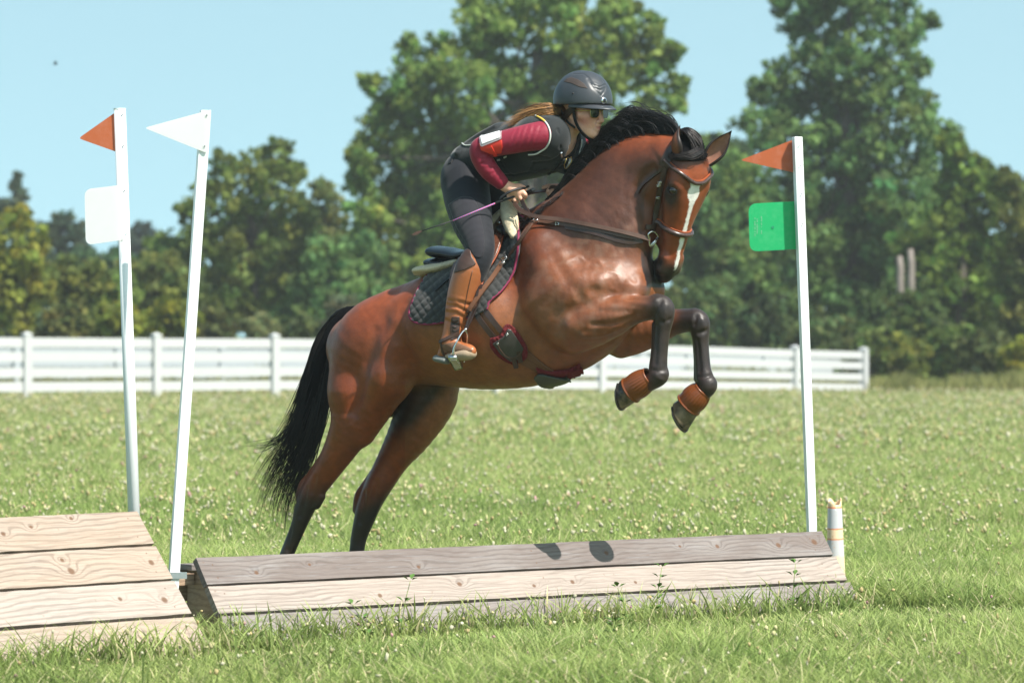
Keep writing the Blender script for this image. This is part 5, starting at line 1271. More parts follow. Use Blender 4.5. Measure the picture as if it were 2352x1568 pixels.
# --- cloth materials
def cloth(name, c, rough=.85, fold=0, fscale=30, sheen=.2, var=.12, spec=.25):
    m, nt, b = nodes(name); v = coords(nt, 'Object'); n = noise(nt, v, 14, 4); w_ = noise(nt, v, 500, 2)
    cc = mix(nt, n, tuple(x * (1 - var) for x in c), tuple(x * (1 + var) for x in c)); nt.links.new(cc.s, b.inputs['Base Color']); b.inputs['Roughness'].default_value = rough; b.inputs['Specular IOR Level'].default_value = spec
    b.inputs['Sheen Weight'].default_value = sheen; h = w_ * .15
    if fold: h = h + noise(nt, coords(nt, 'Object', (1, 1, 1)), fscale, 3, .5) * fold
    nt.links.new(bump(nt, h, .4, .01), b.inputs['Normal']); return m
M_RED = cloth('dark_red_jersey', (.235, .011, .033), .6, .5, 30, .1, spec=.35); M_VEST = cloth('black_vest_cloth', (.014, .017, .019), .75, .3, 14)
M_BREECH = cloth('charcoal_breeches', (.011, .012, .017), .7, .22, 10, .12); M_PATCH = cloth('grey_seat_patch', (.021, .020, .026), .8, .1, 20, .15)
# sleeves
for A, nm in ((ARM_N, 1), (ARM_F, 0)):
    lo, hi = shell_box([H(p[0], p[1], p[3]) for p in A], .12); S = Sdf(lo, hi, .0048); LC(S, A, .02)
    if nm:
        # cloth gathers at elbow and shoulder
        rs = random.Random(5)
        for (a, b_, amp) in [((1236, 290), (1222, 330), .005), ((1222, 288), (1208, 334), .005), ((1208, 290), (1192, 338), .0045), ((1195, 293), (1178, 338), .004), ((1182, 297), (1168, 330), .004), ((1100, 352), (1128, 350), .004), ((1094, 362), (1126, 358), .005), ((1098, 374), (1130, 368), .004), ((1106, 384), (1138, 378), .004), ((1112, 398), (1146, 390), .0035)]:
            q = []
            for t in np.linspace(0, 1, 6):
                px, py = a[0] + (b_[0] - a[0]) * t, a[1] + (b_[1] - a[1]) * t + rs.uniform(-2, 2)
                P = np.array([H(px, py, l) for l in np.linspace(.45, .1, 120)]); v = S.sample(P); k = int(np.argmax(v < 0)); q.append(P[k])
            S.ridge(q, amp * .6, .006); S.ridge([np.array(x) + np.array([.009, 0, -.004]) for x in q], -amp * .5, .006)
        # open the cuff end flat
    o = skin('sleeve', S, M_RED, rider, None, 2)
    if nm: SLB = tree_of(o)
# breeches
lo, hi = shell_box([H(p[0], p[1], p[3]) for p in THIGH + THIGH_F], .16); BR = Sdf(lo, hi, .0052)
LC(BR, [(1068, 414, 52, .08), (1062, 400, 46, .06)], .03); LC(BR, [(1098, 412, 51, -.08)], .03); LC(BR, [(1078, 385, 44, 0), (1074, 410, 50, 0)], .03, [1.45, 1.3])
LC(BR, THIGH, .03); LC(BR, THIGH_F, .03)
ob = skin('breeches', BR, M_BREECH, rider, None, 3); BRB = tree_of(ob)
# vest
lo, hi = shell_box([H(p[0], p[1], 0) for p in TORSO], .36); VS = Sdf(lo, hi, .005)
LC(VS, [(p[0], p[1], p[2] + 3) for p in TORSO], .03, TLS)
LC(VS, [(1230, 318, 52, .11), (1262, 315, 49, .115)], .04); LC(VS, [(1280, 320, 46, -.11), (1305, 325, 42, -.12)], .04)      # shoulders
LC(VS, [(1250, 285, 30, .06), (1268, 275, 20, .05)], .03); LC(VS, [(1080, 352, 14, .0), (1082, 337, 7, 0), (1115, 316, 9, 0), (1160, 292, 11, 0)], .02, [5, 5.5, 6, 5])   # straps, back hem
LC(VS, [(1292, 352, 40, .0), (1310, 350, 30, -.04)], .04, [1.3, 1.3])
LC(VS, [(1236, 313, 33, .20), (1205, 318, 32, .25), (1150, 328, 32, .31)], .006, sub=True)      # near armhole
LC(VS, [(1318, 322, 36, -.155), (1345, 335, 33, -.26)], .006, sub=True)
LC(VS, [(1268, 335, 20, .0), (1292, 312, 31, .0), (1330, 270, 38, 0)], .01, sub=True)              # neck opening
LC(VS, [(1304, 348, 20, .05), (1302, 318, 33, .03)], .008, sub=True)
LC(VS, [(1327, 330, 17, -.10), (1316, 358, 22, -.06), (1304, 380, 22, -.02)], .02)
def vsurf(px, py):
    P = np.array([H(px, py, l) for l in np.linspace(.45, -.3, 200)]); v = VS.sample(P); k = int(np.argmax(v < 0)); return P[k]
for ln in [((1105, 402), (1140, 398), (1178, 402), (1215, 395), (1225, 372)), ((1178, 402), (1150, 372), (1128, 360)), ((1225, 372), (1262, 370), (1285, 358)), ((1222, 418), (1262, 398), (1282, 370), (1288, 350)), ((1236, 356), (1262, 362)), ((1292, 365), (1320, 350)), ((1284, 385), (1302, 372)), ((1300, 392), (1285, 376)), ((1322, 372), (1300, 360)), ((1330, 345), (1308, 336)), ((1275, 268), (1282, 300), (1286, 340)), ((1240, 268), (1258, 276)), ((1258, 292), (1280, 300))]:
    VS.ridge([vsurf(*p) for p in ln], -.006, .006)
ov = skin('vest', VS, M_VEST, rider, None, 2); VB = tree_of(ov)
def line_on(tree, pix, n, off):
    P = spline([(a, b, 0) for a, b in pix], n); out = [hit(p[0], p[1], tree, off) for p in P]
    return [o[0] for o in out], [o[1] for o in out]
M_PIPE = simple('pale_piping', (.62, .62, .58), .5); M_YEL = simple('yellow_tab', (.75, .50, .08), .6); M_BLACK = simple('black_webbing', (.012, .012, .013), .6); M_STEEL = simple('bright_steel', (.62, .62, .64), .22, .95); M_GOLD = simple('gold_wire', (.62, .45, .18), .3, .9)
def hit2(px, py, off):
    a, b2 = hit(px, py, VB, off), hit(px, py, SLB, off); return a if (a[0] - CAMP).length < (b2[0] - CAMP).length else b2
def line2(pix, n, off):
    P = spline([(a, b2, 0) for a, b2 in pix], n); out = [hit2(q[0], q[1], off) for q in P]; pts = [o[0] for o in out]
    for _ in range(6): pts = [pts[i] if i in (0, n - 1) else (pts[i - 1] + pts[i] * 2 + pts[i + 1]) / 4 for i in range(n)]
    return pts, [o[1] for o in out]
p_, n_ = line2([(1230, 268), (1247, 276), (1258, 290), (1263.5, 310), (1259, 330), (1247, 345), (1230, 353), (1214, 354)], 40, .006)
adopt_sub(MB().tube(p_, .0042, 6).build('piping', M_PIPE, None, True), ov)
adopt_sub(MB().tube(p_[1:9], .0048, 6).build('shoulder_tab', M_YEL, None, True), ov)
p_, n_ = line_on(VB, [(1335, 322), (1333, 340), (1328, 356)], 12, .004); adopt_sub(MB().tube(p_, .003, 6).build('piping', M_PIPE, None, True), ov)
p_, n_ = line_on(VB, [(1062, 330), (1070, 335), (1085, 334)], 10, .004); adopt_sub(MB().tube(p_, .003, 6).build('piping', M_PIPE, None, True), ov)
p_, n_ = line_on(VB, [(1288, 348), (1289, 352), (1291, 359)], 5, .006); adopt_sub(MB().ribbon(p_, n_, .009, .005).build('zip_pull', M_STEEL, None), ov)
p_, n_ = line_on(VB, [(1296, 358), (1284, 378), (1262, 399), (1222, 420)], 24, .0015); adopt_sub(MB().ribbon(p_, n_, .008, .003).build('zip', M_BLACK, None), ov)
b_ = MB()
p_, n_ = line_on(VB, [(1298, 370), (1296, 377), (1299, 386), (1306, 380), (1312, 370), (1314, 362)], 16, .004); b_.tube(p_, .0022, 5)
p_, n_ = line_on(VB, [(1298, 370), (1303, 363), (1308, 365), (1314, 362)], 8, .004); b_.tube(p_, .0026, 5)
sh_ = b_.build('badge', M_GOLD, None, True); adopt_sub(sh_, ov)
p_, n_ = line_on(VB, [(1310, 367), (1305, 376), (1300, 384)], 6, .004); adopt_sub(MB().ribbon(p_, n_, [.012, .011, .009, .007, .005, .002], .003).build('badge_figure', simple('silver_thread', (.5, .53, .56), .4, .5), None), ov)
for (a, b2) in (((1143, 367), (1149, 366)), ((1158, 362), (1164, 359))):
    p_, n_ = line_on(VB, [a, b2], 4, .004); adopt_sub(MB().ribbon(p_, n_, .007, .004).build('lace_end', M_PIPE, None), ov)

def inpoly(x, y, poly):
    c = np.zeros(len(x), bool); n = len(poly)
    for i in range(n):
        x0, y0 = poly[i]; x1, y1 = poly[(i + 1) % n]
        if y0 == y1: continue
        m = ((y0 > y) != (y1 > y)) & (x < (x1 - x0) * (y - y0) / (y1 - y0) + x0); c ^= m
    return c
def patch(name, poly, tree, off, thick, mat, parent, step=1.5, disp=None, smooth_poly=True, sub=False, colors=None, mirror=False, flat=0):
    """sheet lying on a body: outline given in picture points, laid on the surface it meets, with its own thickness"""
    if smooth_poly:
        P = spline([(a, b, 0) for a, b in poly + poly[:1]], len(poly) * 8); poly = [(p[0], p[1]) for p in P[:-1]]
    A = np.array(poly); x0, y0 = A.min(0); x1, y1 = A.max(0); nx = int((x1 - x0) / step) + 2; ny = int((y1 - y0) / step) + 2
    gx, gy = np.meshgrid(x0 + step * np.arange(nx), y0 + step * np.arange(ny)); ins = inpoly((gx[:-1, :-1] + step / 2).ravel(), (gy[:-1, :-1] + step / 2).ravel(), poly).reshape(ny - 1, nx - 1)
    use = np.zeros((ny, nx), bool)
    for a in (0, 1):
        for b in (0, 1): use[a:ny - 1 + a, b:nx - 1 + b] |= ins
    ij = np.argwhere(use); idx = -np.ones((ny, nx), int); idx[tuple(ij.T)] = np.arange(len(ij))
    # ease border points on to the outline
    seg0 = A; seg1 = np.roll(A, -1, 0); P3 = []; N3 = []
    for (i, j) in ij:
        px, py = gx[i, j], gy[i, j]; border = not (0 < i < ny - 1 and 0 < j < nx - 1 and ins[i - 1:i + 1, j - 1:j + 1].all())
        if border:
            d = seg1 - seg0; t = np.clip(((np.array([px, py]) - seg0) * d).sum(1) / (d ** 2).sum(1).clip(1e-9), 0, 1); q = seg0 + d * t[:, None]; k = ((q - [px, py]) ** 2).sum(1).argmin()
            if ((q[k] - [px, py]) ** 2).sum() < (step * 1.1) ** 2: px, py = q[k]
        h = hit(px, py, tree); P3.append(h[0]); N3.append(h[1])
    P3 = np.array([tuple(p) for p in P3]); N3 = np.array([tuple(p) for p in N3])
    qi = np.argwhere(ins); Q = np.stack([idx[qi[:, 0], qi[:, 1]], idx[qi[:, 0] + 1, qi[:, 1]], idx[qi[:, 0] + 1, qi[:, 1] + 1], idx[qi[:, 0], qi[:, 1] + 1]], 1)
    if flat:
        e = np.concatenate([Q[:, [0, 1]], Q[:, [1, 2]], Q[:, [2, 3]], Q[:, [3, 0]]]); n = len(P3); deg = np.bincount(e[:, 0], minlength=n) + np.bincount(e[:, 1], minlength=n)
        for _ in range(flat):
            for arr in (P3, N3):
                arr[:] = np.stack([(np.bincount(e[:, 0], arr[e[:, 1], k], n) + np.bincount(e[:, 1], arr[e[:, 0], k], n)) / deg for k in range(3)], 1) * .5 + arr * .5
        N3 /= np.linalg.norm(N3, axis=1, keepdims=True)
    gpx = gx[tuple(ij.T)]; gpy = gy[tuple(ij.T)]; hgt = disp(gpx, gpy) if disp is not None else 0 * gpx
    def make(P3, N3, Q):
        T = P3 + N3 * (off + thick + hgt)[:, None]; B = P3 + N3 * (off - .004); n = len(T)
        e = np.concatenate([Q[:, [0, 1]], Q[:, [1, 2]], Q[:, [2, 3]], Q[:, [3, 0]]]); key = np.sort(e, 1); _, inv, cnt = np.unique(key, axis=0, return_inverse=True, return_counts=True); be = e[cnt[inv.ravel()] == 1]
        side = np.stack([be[:, 1], be[:, 0], be[:, 0] + n, be[:, 1] + n], 1); F_ = np.concatenate([Q, Q[:, ::-1] + n, side])
        C = None if colors is None else np.concatenate([colors(gpx, gpy)] * 2)
        o = mesh_np(name, np.concatenate([T, B]), F_, np.full(len(F_), 4), mat, None if sub else parent, colors=C)
        if sub: adopt_sub(o, parent)
        return o
    o = make(P3, N3, Q)
    if mirror:
        lat = lat_of(P3); P2 = P3 - 2 * lat[:, None] * LATV; S2 = [snap(p, 0, tree) for p in P2]
        make(np.array([tuple(s[0]) for s in S2]), np.array([tuple(s[1]) for s in S2]), Q[:, ::-1])
    return o
patch('forelock_base', [(1556, 322), (1578, 308), (1604, 322), (1620, 348), (1612, 367), (1578, 370), (1542, 362), (1548, 345)], HB, .002, .014, bpy.data.materials['tail_core_hair'], horse, 1.5)
# breeches seat patch, waistband tag
patch('seat_patch', [(1030, 470), (1062, 452), (1090, 460), (1104, 500), (1112, 545), (1110, 585), (1092, 590), (1072, 560), (1048, 520)], BRB, .001, .0015, M_PATCH, rider, 2.0)
p_, n_ = line_on(BRB, [(1053, 355), (1063, 362), (1075, 367)], 8, .002)
tag_ = MB().ribbon(p_, n_, .020, .003).build('waist_tag', cloth('black_tag', (.012, .012, .016), .7), rider)
# woven name on the tag
LET = {'A': [((0, 0), (.5, 1)), ((.5, 1), (1, 0)), ((.2, .4), (.8, .4))], 'R': [((0, 0), (0, 1)), ((0, 1), (.8, .95)), ((.8, .95), (.8, .55)), ((.8, .55), (0, .5)), ((.3, .5), (1, 0))], 'I': [((.5, 0), (.5, 1))], 'T': [((.5, 0), (.5, 1)), ((0, 1), (1, 1))]}
tm = MB()
for i, ch in enumerate('ARIAT'):
    for (a, b2) in LET[ch]:
        def at(u, v): px = 1136.0 + (i * 3.6 + u * 2.6) - 84.5; py = 352.0 + (px - 1051.5) * .78 + 5.0 - v * 4.6; return hit(px, py, BRB, .0065)[0]
        tm.tube([at(*a), at(*b2)], .0009, 4)
adopt_sub(tm.build('tag_lettering', M_PIPE, None), tag_)
p_, n_ = line_on(BRB, [(1034, 376), (1040, 362), (1050, 352)], 8, .001); MB().ribbon(p_, n_, .018, .004).build('waistband', M_BLACK, rider)

# armband with card holder
ab = MB()
def arm_ring(i0, i1, t, rad, n=26, a0=0, a1=6.283):
    a, b2 = ARM_N[i0], ARM_N[i1]; A_, B_ = H(a[0], a[1], a[3]), H(b2[0], b2[1], b2[3]); c = A_.lerp(B_, t); ax = (B_ - A_).normalized(); u = ax.orthogonal().normalized(); v = ax.cross(u)
    return [c + (u * math.cos(x) + v * math.sin(x)) * rad for x in np.linspace(a0, a1, n)], [u * math.cos(x) + v * math.sin(x) for x in np.linspace(a0, a1, n)]
M_REDBAND = simple('red_nylon', (.62, .035, .02), .5); M_CARD = simple('white_card', (.80, .80, .80), .35, var=.02); M_CLEAR = simple('clear_sleeve_edge', (.38, .30, .32), .25, spec=.8)
band = patch('armband', [(1100, 330), (1106, 345), (1128, 353), (1152, 351), (1154, 338), (1153, 322), (1130, 328)], SLB, .002, .004, M_REDBAND, rider, 1.2, smooth_poly=False)
p_, n_ = line_on(SLB, [(1126, 336), (1132, 346), (1139, 356)], 8, .007); adopt_sub(MB().ribbon(p_, n_, .018, .003).build('strap', M_REDBAND, None), band)
hold = patch('card_holder', [(1101, 317), (1110, 308), (1152, 293), (1155, 297), (1153, 322), (1108, 339), (1103, 336)], SLB, .004, .006, M_CLEAR, rider, 1.2, smooth_poly=False, flat=12)
patch('card', [(1104, 317), (1111, 310), (1150, 296), (1151, 319), (1108, 334)], SLB, .010, .003, M_CARD, hold, 1.2, smooth_poly=False, sub=True, flat=12)

# boots
M_TAN = simple('tan_boot_leather', (.36, .115, .042), .36, var=.28, nscale=16, bstr=.15, spec=.5); M_DBROWN = simple('dark_brown_leather', (.060, .030, .022), .45, var=.3, nscale=30); M_SOLE = simple('dusty_sole', (.34, .25, .17), .85, var=.25, nscale=30); M_GREYRUB = simple('grey_rubber', (.16, .17, .16), .8)
for s in (1, -1):
    Bt = BOOT if s > 0 else [(q[0] + 2 * .3 * KX, q[1], q[2], -q[3]) for q in BOOT]; ox = 0 if s > 0 else 2 * .32 * KX; L = lambda v: v * s
    lo, hi = shell_box([H(p[0], p[1], p[3]) for p in Bt], .20); S = Sdf(lo, hi, .0045); LC(S, Bt, .02)
    LC(S, [(1034 + ox, 788, 20, L(.38)), (1022 + ox, 808, 15, L(.38)), (1016 + ox, 815, 12, L(.38))], .02); LC(S, [(1036 + ox, 790, 19, L(.38)), (1055 + ox, 802, 18, L(.39)), (1075 + ox, 806, 16, L(.40)), (1082 + ox, 806, 12, L(.405))], .02)
    if s > 0:
        for ln in [((1028, 700), (1050, 703), (1074, 716)), ((1026, 716), (1048, 718), (1070, 730)), ((1030, 690), (1060, 694), (1082, 700)), ((1024, 735), (1045, 742), (1062, 750))]:
            q = []
            for (px, py) in ln:
                P = np.array([H(px, py, l) for l in np.linspace(.5, .2, 120)]); v = S.sample(P); k = int(np.argmax(v < 0)); q.append(P[k])
            S.ridge(q, -.006, .010); S.ridge([np.array(x) + np.array([0, 0, .014]) for x in q], .004, .010)
    bo = skin('boot', S, M_TAN, rider, None, 2)
    lo, hi = shell_box([H(p[0] + ox, p[1], L(.39)) for p in ((1000, 830), (1090, 800))], .12); S2 = Sdf(lo, hi, .0045)
    LC(S2, [(1030 + ox, 818, 6, L(.39)), (1055 + ox, 816, 12, L(.395)), (1074 + ox, 813, 14, L(.40)), (1082 + ox, 812, 12, L(.40))], .01, [2.2, 1.9, 1.6, 1.4]); adopt_sub(skin('sole', S2, M_SOLE, None, None, 2), bo)
    S3 = Sdf(lo, hi, .0045); LC(S3, [(1005 + ox, 823, 8.5, L(.385)), (1026 + ox, 828, 8.5, L(.39))], .008, [2.2, 2.2]); adopt_sub(skin('heel', S3, M_GREYRUB, None, None, 1), bo)
    if s > 0:
        BB = tree_of(bo)
        patch('boot_cuff', [(1080, 566), (1083, 588), (1093, 607), (1070, 619), (1044, 627), (1052, 598), (1064, 577)], BB, .001, .004, M_DBROWN, bo, 1.5, smooth_poly=False, sub=True)
        patch('vamp', [(1014, 792), (1028, 788), (1046, 786), (1062, 792), (1078, 799), (1084, 806), (1062, 806), (1040, 806), (1016, 812)], BB, .0008, .002, simple('dusty_brown_vamp', (.17, .085, .048), .75, var=.35, nscale=40), bo, 1.3, sub=True)
        patch('lace_panel', [(1038, 727), (1055, 727), (1056, 745), (1053, 775), (1036, 782), (1034, 755)], BB, .001, .003, M_DBROWN, bo, 1.5, smooth_poly=False, sub=True)
        lc = MB()
        for k in range(5):
            p_, n_ = line_on(BB, [(1039, 733 + k * 8), (1046, 736 + k * 8), (1053, 731 + k * 8)], 5, .006); lc.tube(p_, .002, 5)
        adopt_sub(lc.build('lace', M_BLACK, None, True), bo)
        p_, n_ = line_on(BB, [(1008, 786), (1022, 780), (1036, 772), (1052, 766)], 14, .004); adopt_sub(MB().ribbon(p_, n_, .016, .004).build('ankle_strap', M_DBROWN, None), bo)
        p_, n_ = line_on(BB, [(1014, 788), (1016, 800), (1020, 815)], 8, .004); adopt_sub(MB().ribbon(p_, n_, .010, .003).build('spur_strap', M_DBROWN, None), bo)
        p_, n_ = line_on(BB, [(1085, 622), (1076, 660), (1070, 690), (1066, 712)], 14, .0015); adopt_sub(MB().tube(p_, .0016, 5).build('seam', M_DBROWN, None, True), bo)

# helmet
M_HELM = simple('matt_grey_helmet', (.040, .044, .052), .42, var=.06, nscale=8, spec=.5); M_MESH = simple('vent_mesh', (.05, .035, .03), .7, var=.5, nscale=260)
lo, hi = shell_box([RO], .30); S = Sdf(lo, hi, .0042)
S.chain([RH(-.022, .012), RH(.012, .012)], [.132, .130], .01, np.array(rr_), .90)
S.chain([RH(-.012, .035), RH(.006, .035)], [.126, .124], .05, np.array(rr_), .92)
g_ = [S.lo[k] + S.h * np.arange(S.n[k]) for k in range(3)]
up_ = np.array(ru) + np.array(rf) * -.05; c0 = np.array(RH(0, -.002, 0))
pl = -((g_[0][:, None, None] - c0[0]) * up_[0] + (g_[1][None, :, None] - c0[1]) * up_[1] + (g_[2][None, None, :] - c0[2]) * up_[2]); S.D = np.maximum(S.D, pl.astype(np.float32))
def hs(px, py):
    d0 = W(px, py, RO.y - .3); d1 = W(px, py, RO.y + .1); P = np.array([d0.lerp(d1, t) for t in np.linspace(0, 1, 200)]); v = S.sample(P); return P[int(np.argmax(v < 0))]
for ln in [((1318, 171), (1340, 170), (1352, 180), (1358, 188)), ((1349, 182), (1362, 202), (1380, 220)), ((1380, 220), (1390, 205), (1386, 185))]: S.ridge([hs(*p) for p in ln], -.004, .004)
for ln in [((1364, 192), (1376, 198), (1390, 192)), ((1368, 199), (1378, 204), (1388, 199))]: S.ridge([hs(*p) for p in ln], .006, .005); S.ridge([hs(p[0], p[1] + 3) for p in ln], -.006, .004)
hl = skin('helmet', S, M_HELM, rider, None, 2); HLB = tree_of(hl)
vm = []; vf = []; K = 30; nr = 6
for lay in (0, 1):
    for i in range(K + 1):
        a = R(-84 + 168 * i / K); ca, sa = math.cos(a), math.sin(a)
        for j in range(nr):
            t = j / (nr - 1); ext = .080 * max(0, ca) ** 1.3; fr = .118 * ca + (.006 + ext * t) * ca ** .5 * 1.0; vm.append(RH(fr - .004, .004 - .017 * t * t - .006 * t + (.0 if lay == 0 else -.005) + .007 * (1 - ca), .114 * sa * (1 + .03 * t)))
n1 = (K + 1) * nr
for i in range(K):
    for j in range(nr - 1):
        q = (i * nr + j, i * nr + j + 1, (i + 1) * nr + j + 1, (i + 1) * nr + j); vf.append(q); vf.append(tuple(x + n1 for x in q[::-1]))
    vf.append((i * nr + nr - 1, n1 + i * nr + nr - 1, n1 + (i + 1) * nr + nr - 1, (i + 1) * nr + nr - 1))
vo = mesh_py('visor', vm, vf, M_HELM, None, smooth=True); bm = bmesh.new(); bm.from_mesh(vo.data); bmesh.ops.recalc_face_normals(bm, faces=bm.faces); bm.to_mesh(vo.data); bm.free(); adopt_sub(vo, hl)
patch('vent', [(1295, 188), (1302, 181), (1312, 178), (1328, 183), (1342, 193), (1350, 204), (1330, 200), (1312, 192)], HLB, -.001, .0025, M_MESH, hl, 1.0, smooth_poly=False, sub=True)
rim = [RH(.118 * math.cos(a) - .010, .0 - .006 * math.cos(a), .114 * math.sin(a)) for a in np.linspace(0, 2 * math.pi, 40)]
adopt_sub(MB().tube(rim, .004, 6, cap=False).build('rim', M_BLACK, None, True), hl)
q, n = hit(1386.5, 231, HLB, .001); bd = MB(); bd.lathe(q - n * .003, n, [(.0165, 0), (.0165, .005), (.013, .008), (0, .008)], 20); bdo = bd.build('helmet_badge', M_STEEL, None, True); adopt_sub(bdo, hl)
lt = MB(); uu = n.cross(Vector((0, 0, 1))).normalized(); vv = n.cross(uu); qq = q + n * .0065
for (a, b2) in (((-.006, -.008), (-.006, .008)), ((.006, -.008), (.006, .008)), ((-.006, 0), (.006, 0)), ((.0, -.0085), (.0, .0085))): lt.tube([qq + uu * a[0] + vv * a[1], qq + uu * b2[0] + vv * b2[1]], .0016, 5)
adopt_sub(lt.build('badge_emblem', M_BLACK, None), hl)
q, n = hit(1316, 215, HLB, .0); sb = MB(); sb.lathe(q, n, [(.005, 0), (.004, .003), (0, .003)], 10); adopt_sub(sb.build('rivet', M_BLACK, None, True), hl)
# harness
def hstrap(pts, w_=.015): 
    P = spline([RH(*p) for p in pts], 24); c = RH(.02, -.04, 0); return MB().ribbon([Vector(p) for p in P], [(Vector(p) - c) for p in P], w_, .004)
for s in (1, -1):
    adopt_sub(hstrap([(.020, .0, .098 * s), (.020, -.045, .083 * s), (.022, -.085, .070 * s), (.040, -.128, .052 * s), (.062, -.160, .022 * s), (.066, -.166, 0)], .017).build('chin_strap', M_BLACK, None), hl)
    adopt_sub(hstrap([(-.085, -.004, .075 * s), (-.062, -.045, .078 * s), (-.020, -.088, .078 * s), (.015, -.112, .066 * s)], .014).build('chin_strap', M_BLACK, None), hl)
# sunglasses
M_LENS = simple('dark_green_lens', (.012, .020, .013), .06, spec=.9, var=.1); gl = MB()
lens = []
for s in (1, -1):
    c = RH(.114, -.040, .037 * s); ax = (rf + rr_ * .22 * s).normalized(); ux = ax.cross(ru).normalized(); ux = ux if ux.dot(rr_) > 0 else -ux
    P = [c + ux * a + ru * b2 for a, b2 in ((-.024, .018), (.026, .018), (.027, .004), (.020, -.021), (-.012, -.023), (-.024, -.008))]; P = rpoly(P, [.007] * 6, 4)
    lens.append(([p - ax * .002 for p in P], ax * .004)); gl.tube(P + P[:1], .0017, 6, cap=False)
    e = c + ux * .026 * s + ru * .012; out = c + ux * (.026 if s > 0 else -.026) * (1 if ux.dot(rr_) * s > 0 else -1) + ru * .012
    gl.tube([c + rr_ * .026 * s + ru * .012 - rf * .004, RH(.075, -.030, .082 * s), RH(-.005, -.034, .088 * s)], .0022, 6)
gl.tube([RH(.117, -.030, .012), RH(.124, -.028, 0), RH(.117, -.030, -.012)], .0018, 6); gl.tube([RH(.117, -.024, .014), RH(.117, -.024, -.014)], .0016, 6)
go = gl.build('sunglasses', M_GOLD, rider, True)
for P, e in lens: adopt_sub(MB().prism(P, e).build('lens', M_LENS, None), go)
# eyes behind the lenses
for s in (1, -1):
    b = bmesh.new(); bmesh.ops.create_uvsphere(b, u_segments=12, v_segments=8, radius=.012); bmesh.ops.translate(b, verts=b.verts, vec=RH(.086, -.036, .034 * s)); me = bpy.data.meshes.new('eye'); b.to_mesh(me); b.free(); me.materials.append(simple('eye_white', (.7, .68, .65), .3)); o = bpy.data.objects.new('eye', me); col.objects.link(o); adopt(o, rider)
# hair: gathered under the helmet, ponytail over the shoulders
hg = [[RH(-.098, -.030, .045), W(1262, 244, RO.y - .02), W(1235, 248, RO.y + .01), W(1205, 262, RO.y + .03), W(1172, 279, RO.y + .04)],
      [RH(-.098, -.040, .05), W(1262, 252, RO.y - .03), W(1232, 258, RO.y - .01), W(1202, 272, RO.y + .02), W(1168, 287, RO.y + .03)],
      [RH(-.095, -.050, .05), W(1262, 260, RO.y - .03), W(1232, 268, RO.y - .01), W(1204, 280, RO.y + .02), W(1170, 293, RO.y + .03)]]
hs_ = strands(hg, 700, 21, .013, 16, .010, curl=.012, lmin=.6); rs = np.random.RandomState(3)
hg2 = [[RH(.02 + .01 * k, -.004, .085), RH(-.02, -.030 - .012 * k, .090), RH(-.06, -.055 - .008 * k, .075), RH(-.095, -.045, .05)] for k in range(4)]
hs2 = strands(hg2, 200, 22, .003, 16, .003)
tip = np.array([[.68, .36, .14]]); rt = np.array([[.10, .05, .024]])
A = np.concatenate([hs_, hs2]); q = rs.rand(len(A), 1); cA = rt * (1 - q) + tip * q; cA[len(hs_):] = np.array([.045, .024, .014])
hair('hair', A, rs.uniform(.0014, .0026, len(A)), vcol('brown_hair', rough=.4, spec=.5, var=.2, nscale=30), rider, cA)
adopt(MB().tube([RH(-.085, -.035, .03), W(1262, 251, RO.y - .02), W(1234, 258, RO.y), W(1203, 271, RO.y + .03), W(1180, 282, RO.y + .04)], [.03, .021, .021, .018, .006], 12).build('hair_core', simple('brown_hair_core', (.13, .066, .03), .5, var=.4, nscale=90), None, True), rider)
# necklace glint
p_ = [H(1296, 348, .0), H(1301, 340, .05), H(1308, 333, .05)]
# ------------------------------------------------------------------ tack
M_BRIDLE = simple('dark_bridle_leather', (.040, .021, .017), .38, var=.3, nscale=40, spec=.5); M_REIN = simple('brown_rein_leather', (.085, .042, .028), .42, var=.25, nscale=40); M_PADDED = simple('padded_brown_leather', (.055, .030, .026), .28, spec=.6); M_RUST = simple('rust_lining', (.33, .075, .025), .5)
M_SADL = simple('black_saddle_leather', (.022, .023, .030), .28, spec=.6, var=.2, nscale=12); M_FLAP = simple('brown_saddle_flap', (.10, .036, .020), .28, spec=.6, var=.3, nscale=10); M_WOOL = simple('cream_sheepskin', (.66, .55, .38), .95, var=.25, nscale=70, bstr=1.0, spec=.1); M_QUILT = cloth('black_quilted_cotton', (.030, .030, .030), .8, 0, sheen=.3); M_MAG = simple('magenta_piping', (.20, .012, .055), .7); M_FLEECE = simple('dark_red_fleece', (.15, .012, .016), .95, var=.4, nscale=90, bstr=1.0); M_BAND = simple('brown_elastic', (.135, .055, .026), .7, var=.15, nscale=90); M_GUARD = simple('grey_brown_guard', (.050, .044, .042), .35, var=.2)
def strap(name, pix, width, thick, mat, parent, tree=None, off=.003, n=40, sub=False, press=0):
    P = spline([(a, b, 0) for a, b in pix], n); h = [hit(p[0], p[1], tree, off) for p in P]; pts = [Vector(x[0]) for x in h]; nn = [Vector(x[1]) for x in h]
    for _ in range(3):
        nn = [(nn[max(0, i - 1)] + nn[i] + nn[min(n - 1, i + 1)]).normalized() for i in range(n)]; pts = [pts[i] if i in (0, n - 1) else (pts[i - 1] + pts[i] * 2 + pts[i + 1]) / 4 for i in range(n)]
    o = MB().ribbon(pts, nn, width, thick).build(name, mat, None if sub else parent)
    if sub: adopt_sub(o, parent)
    return o
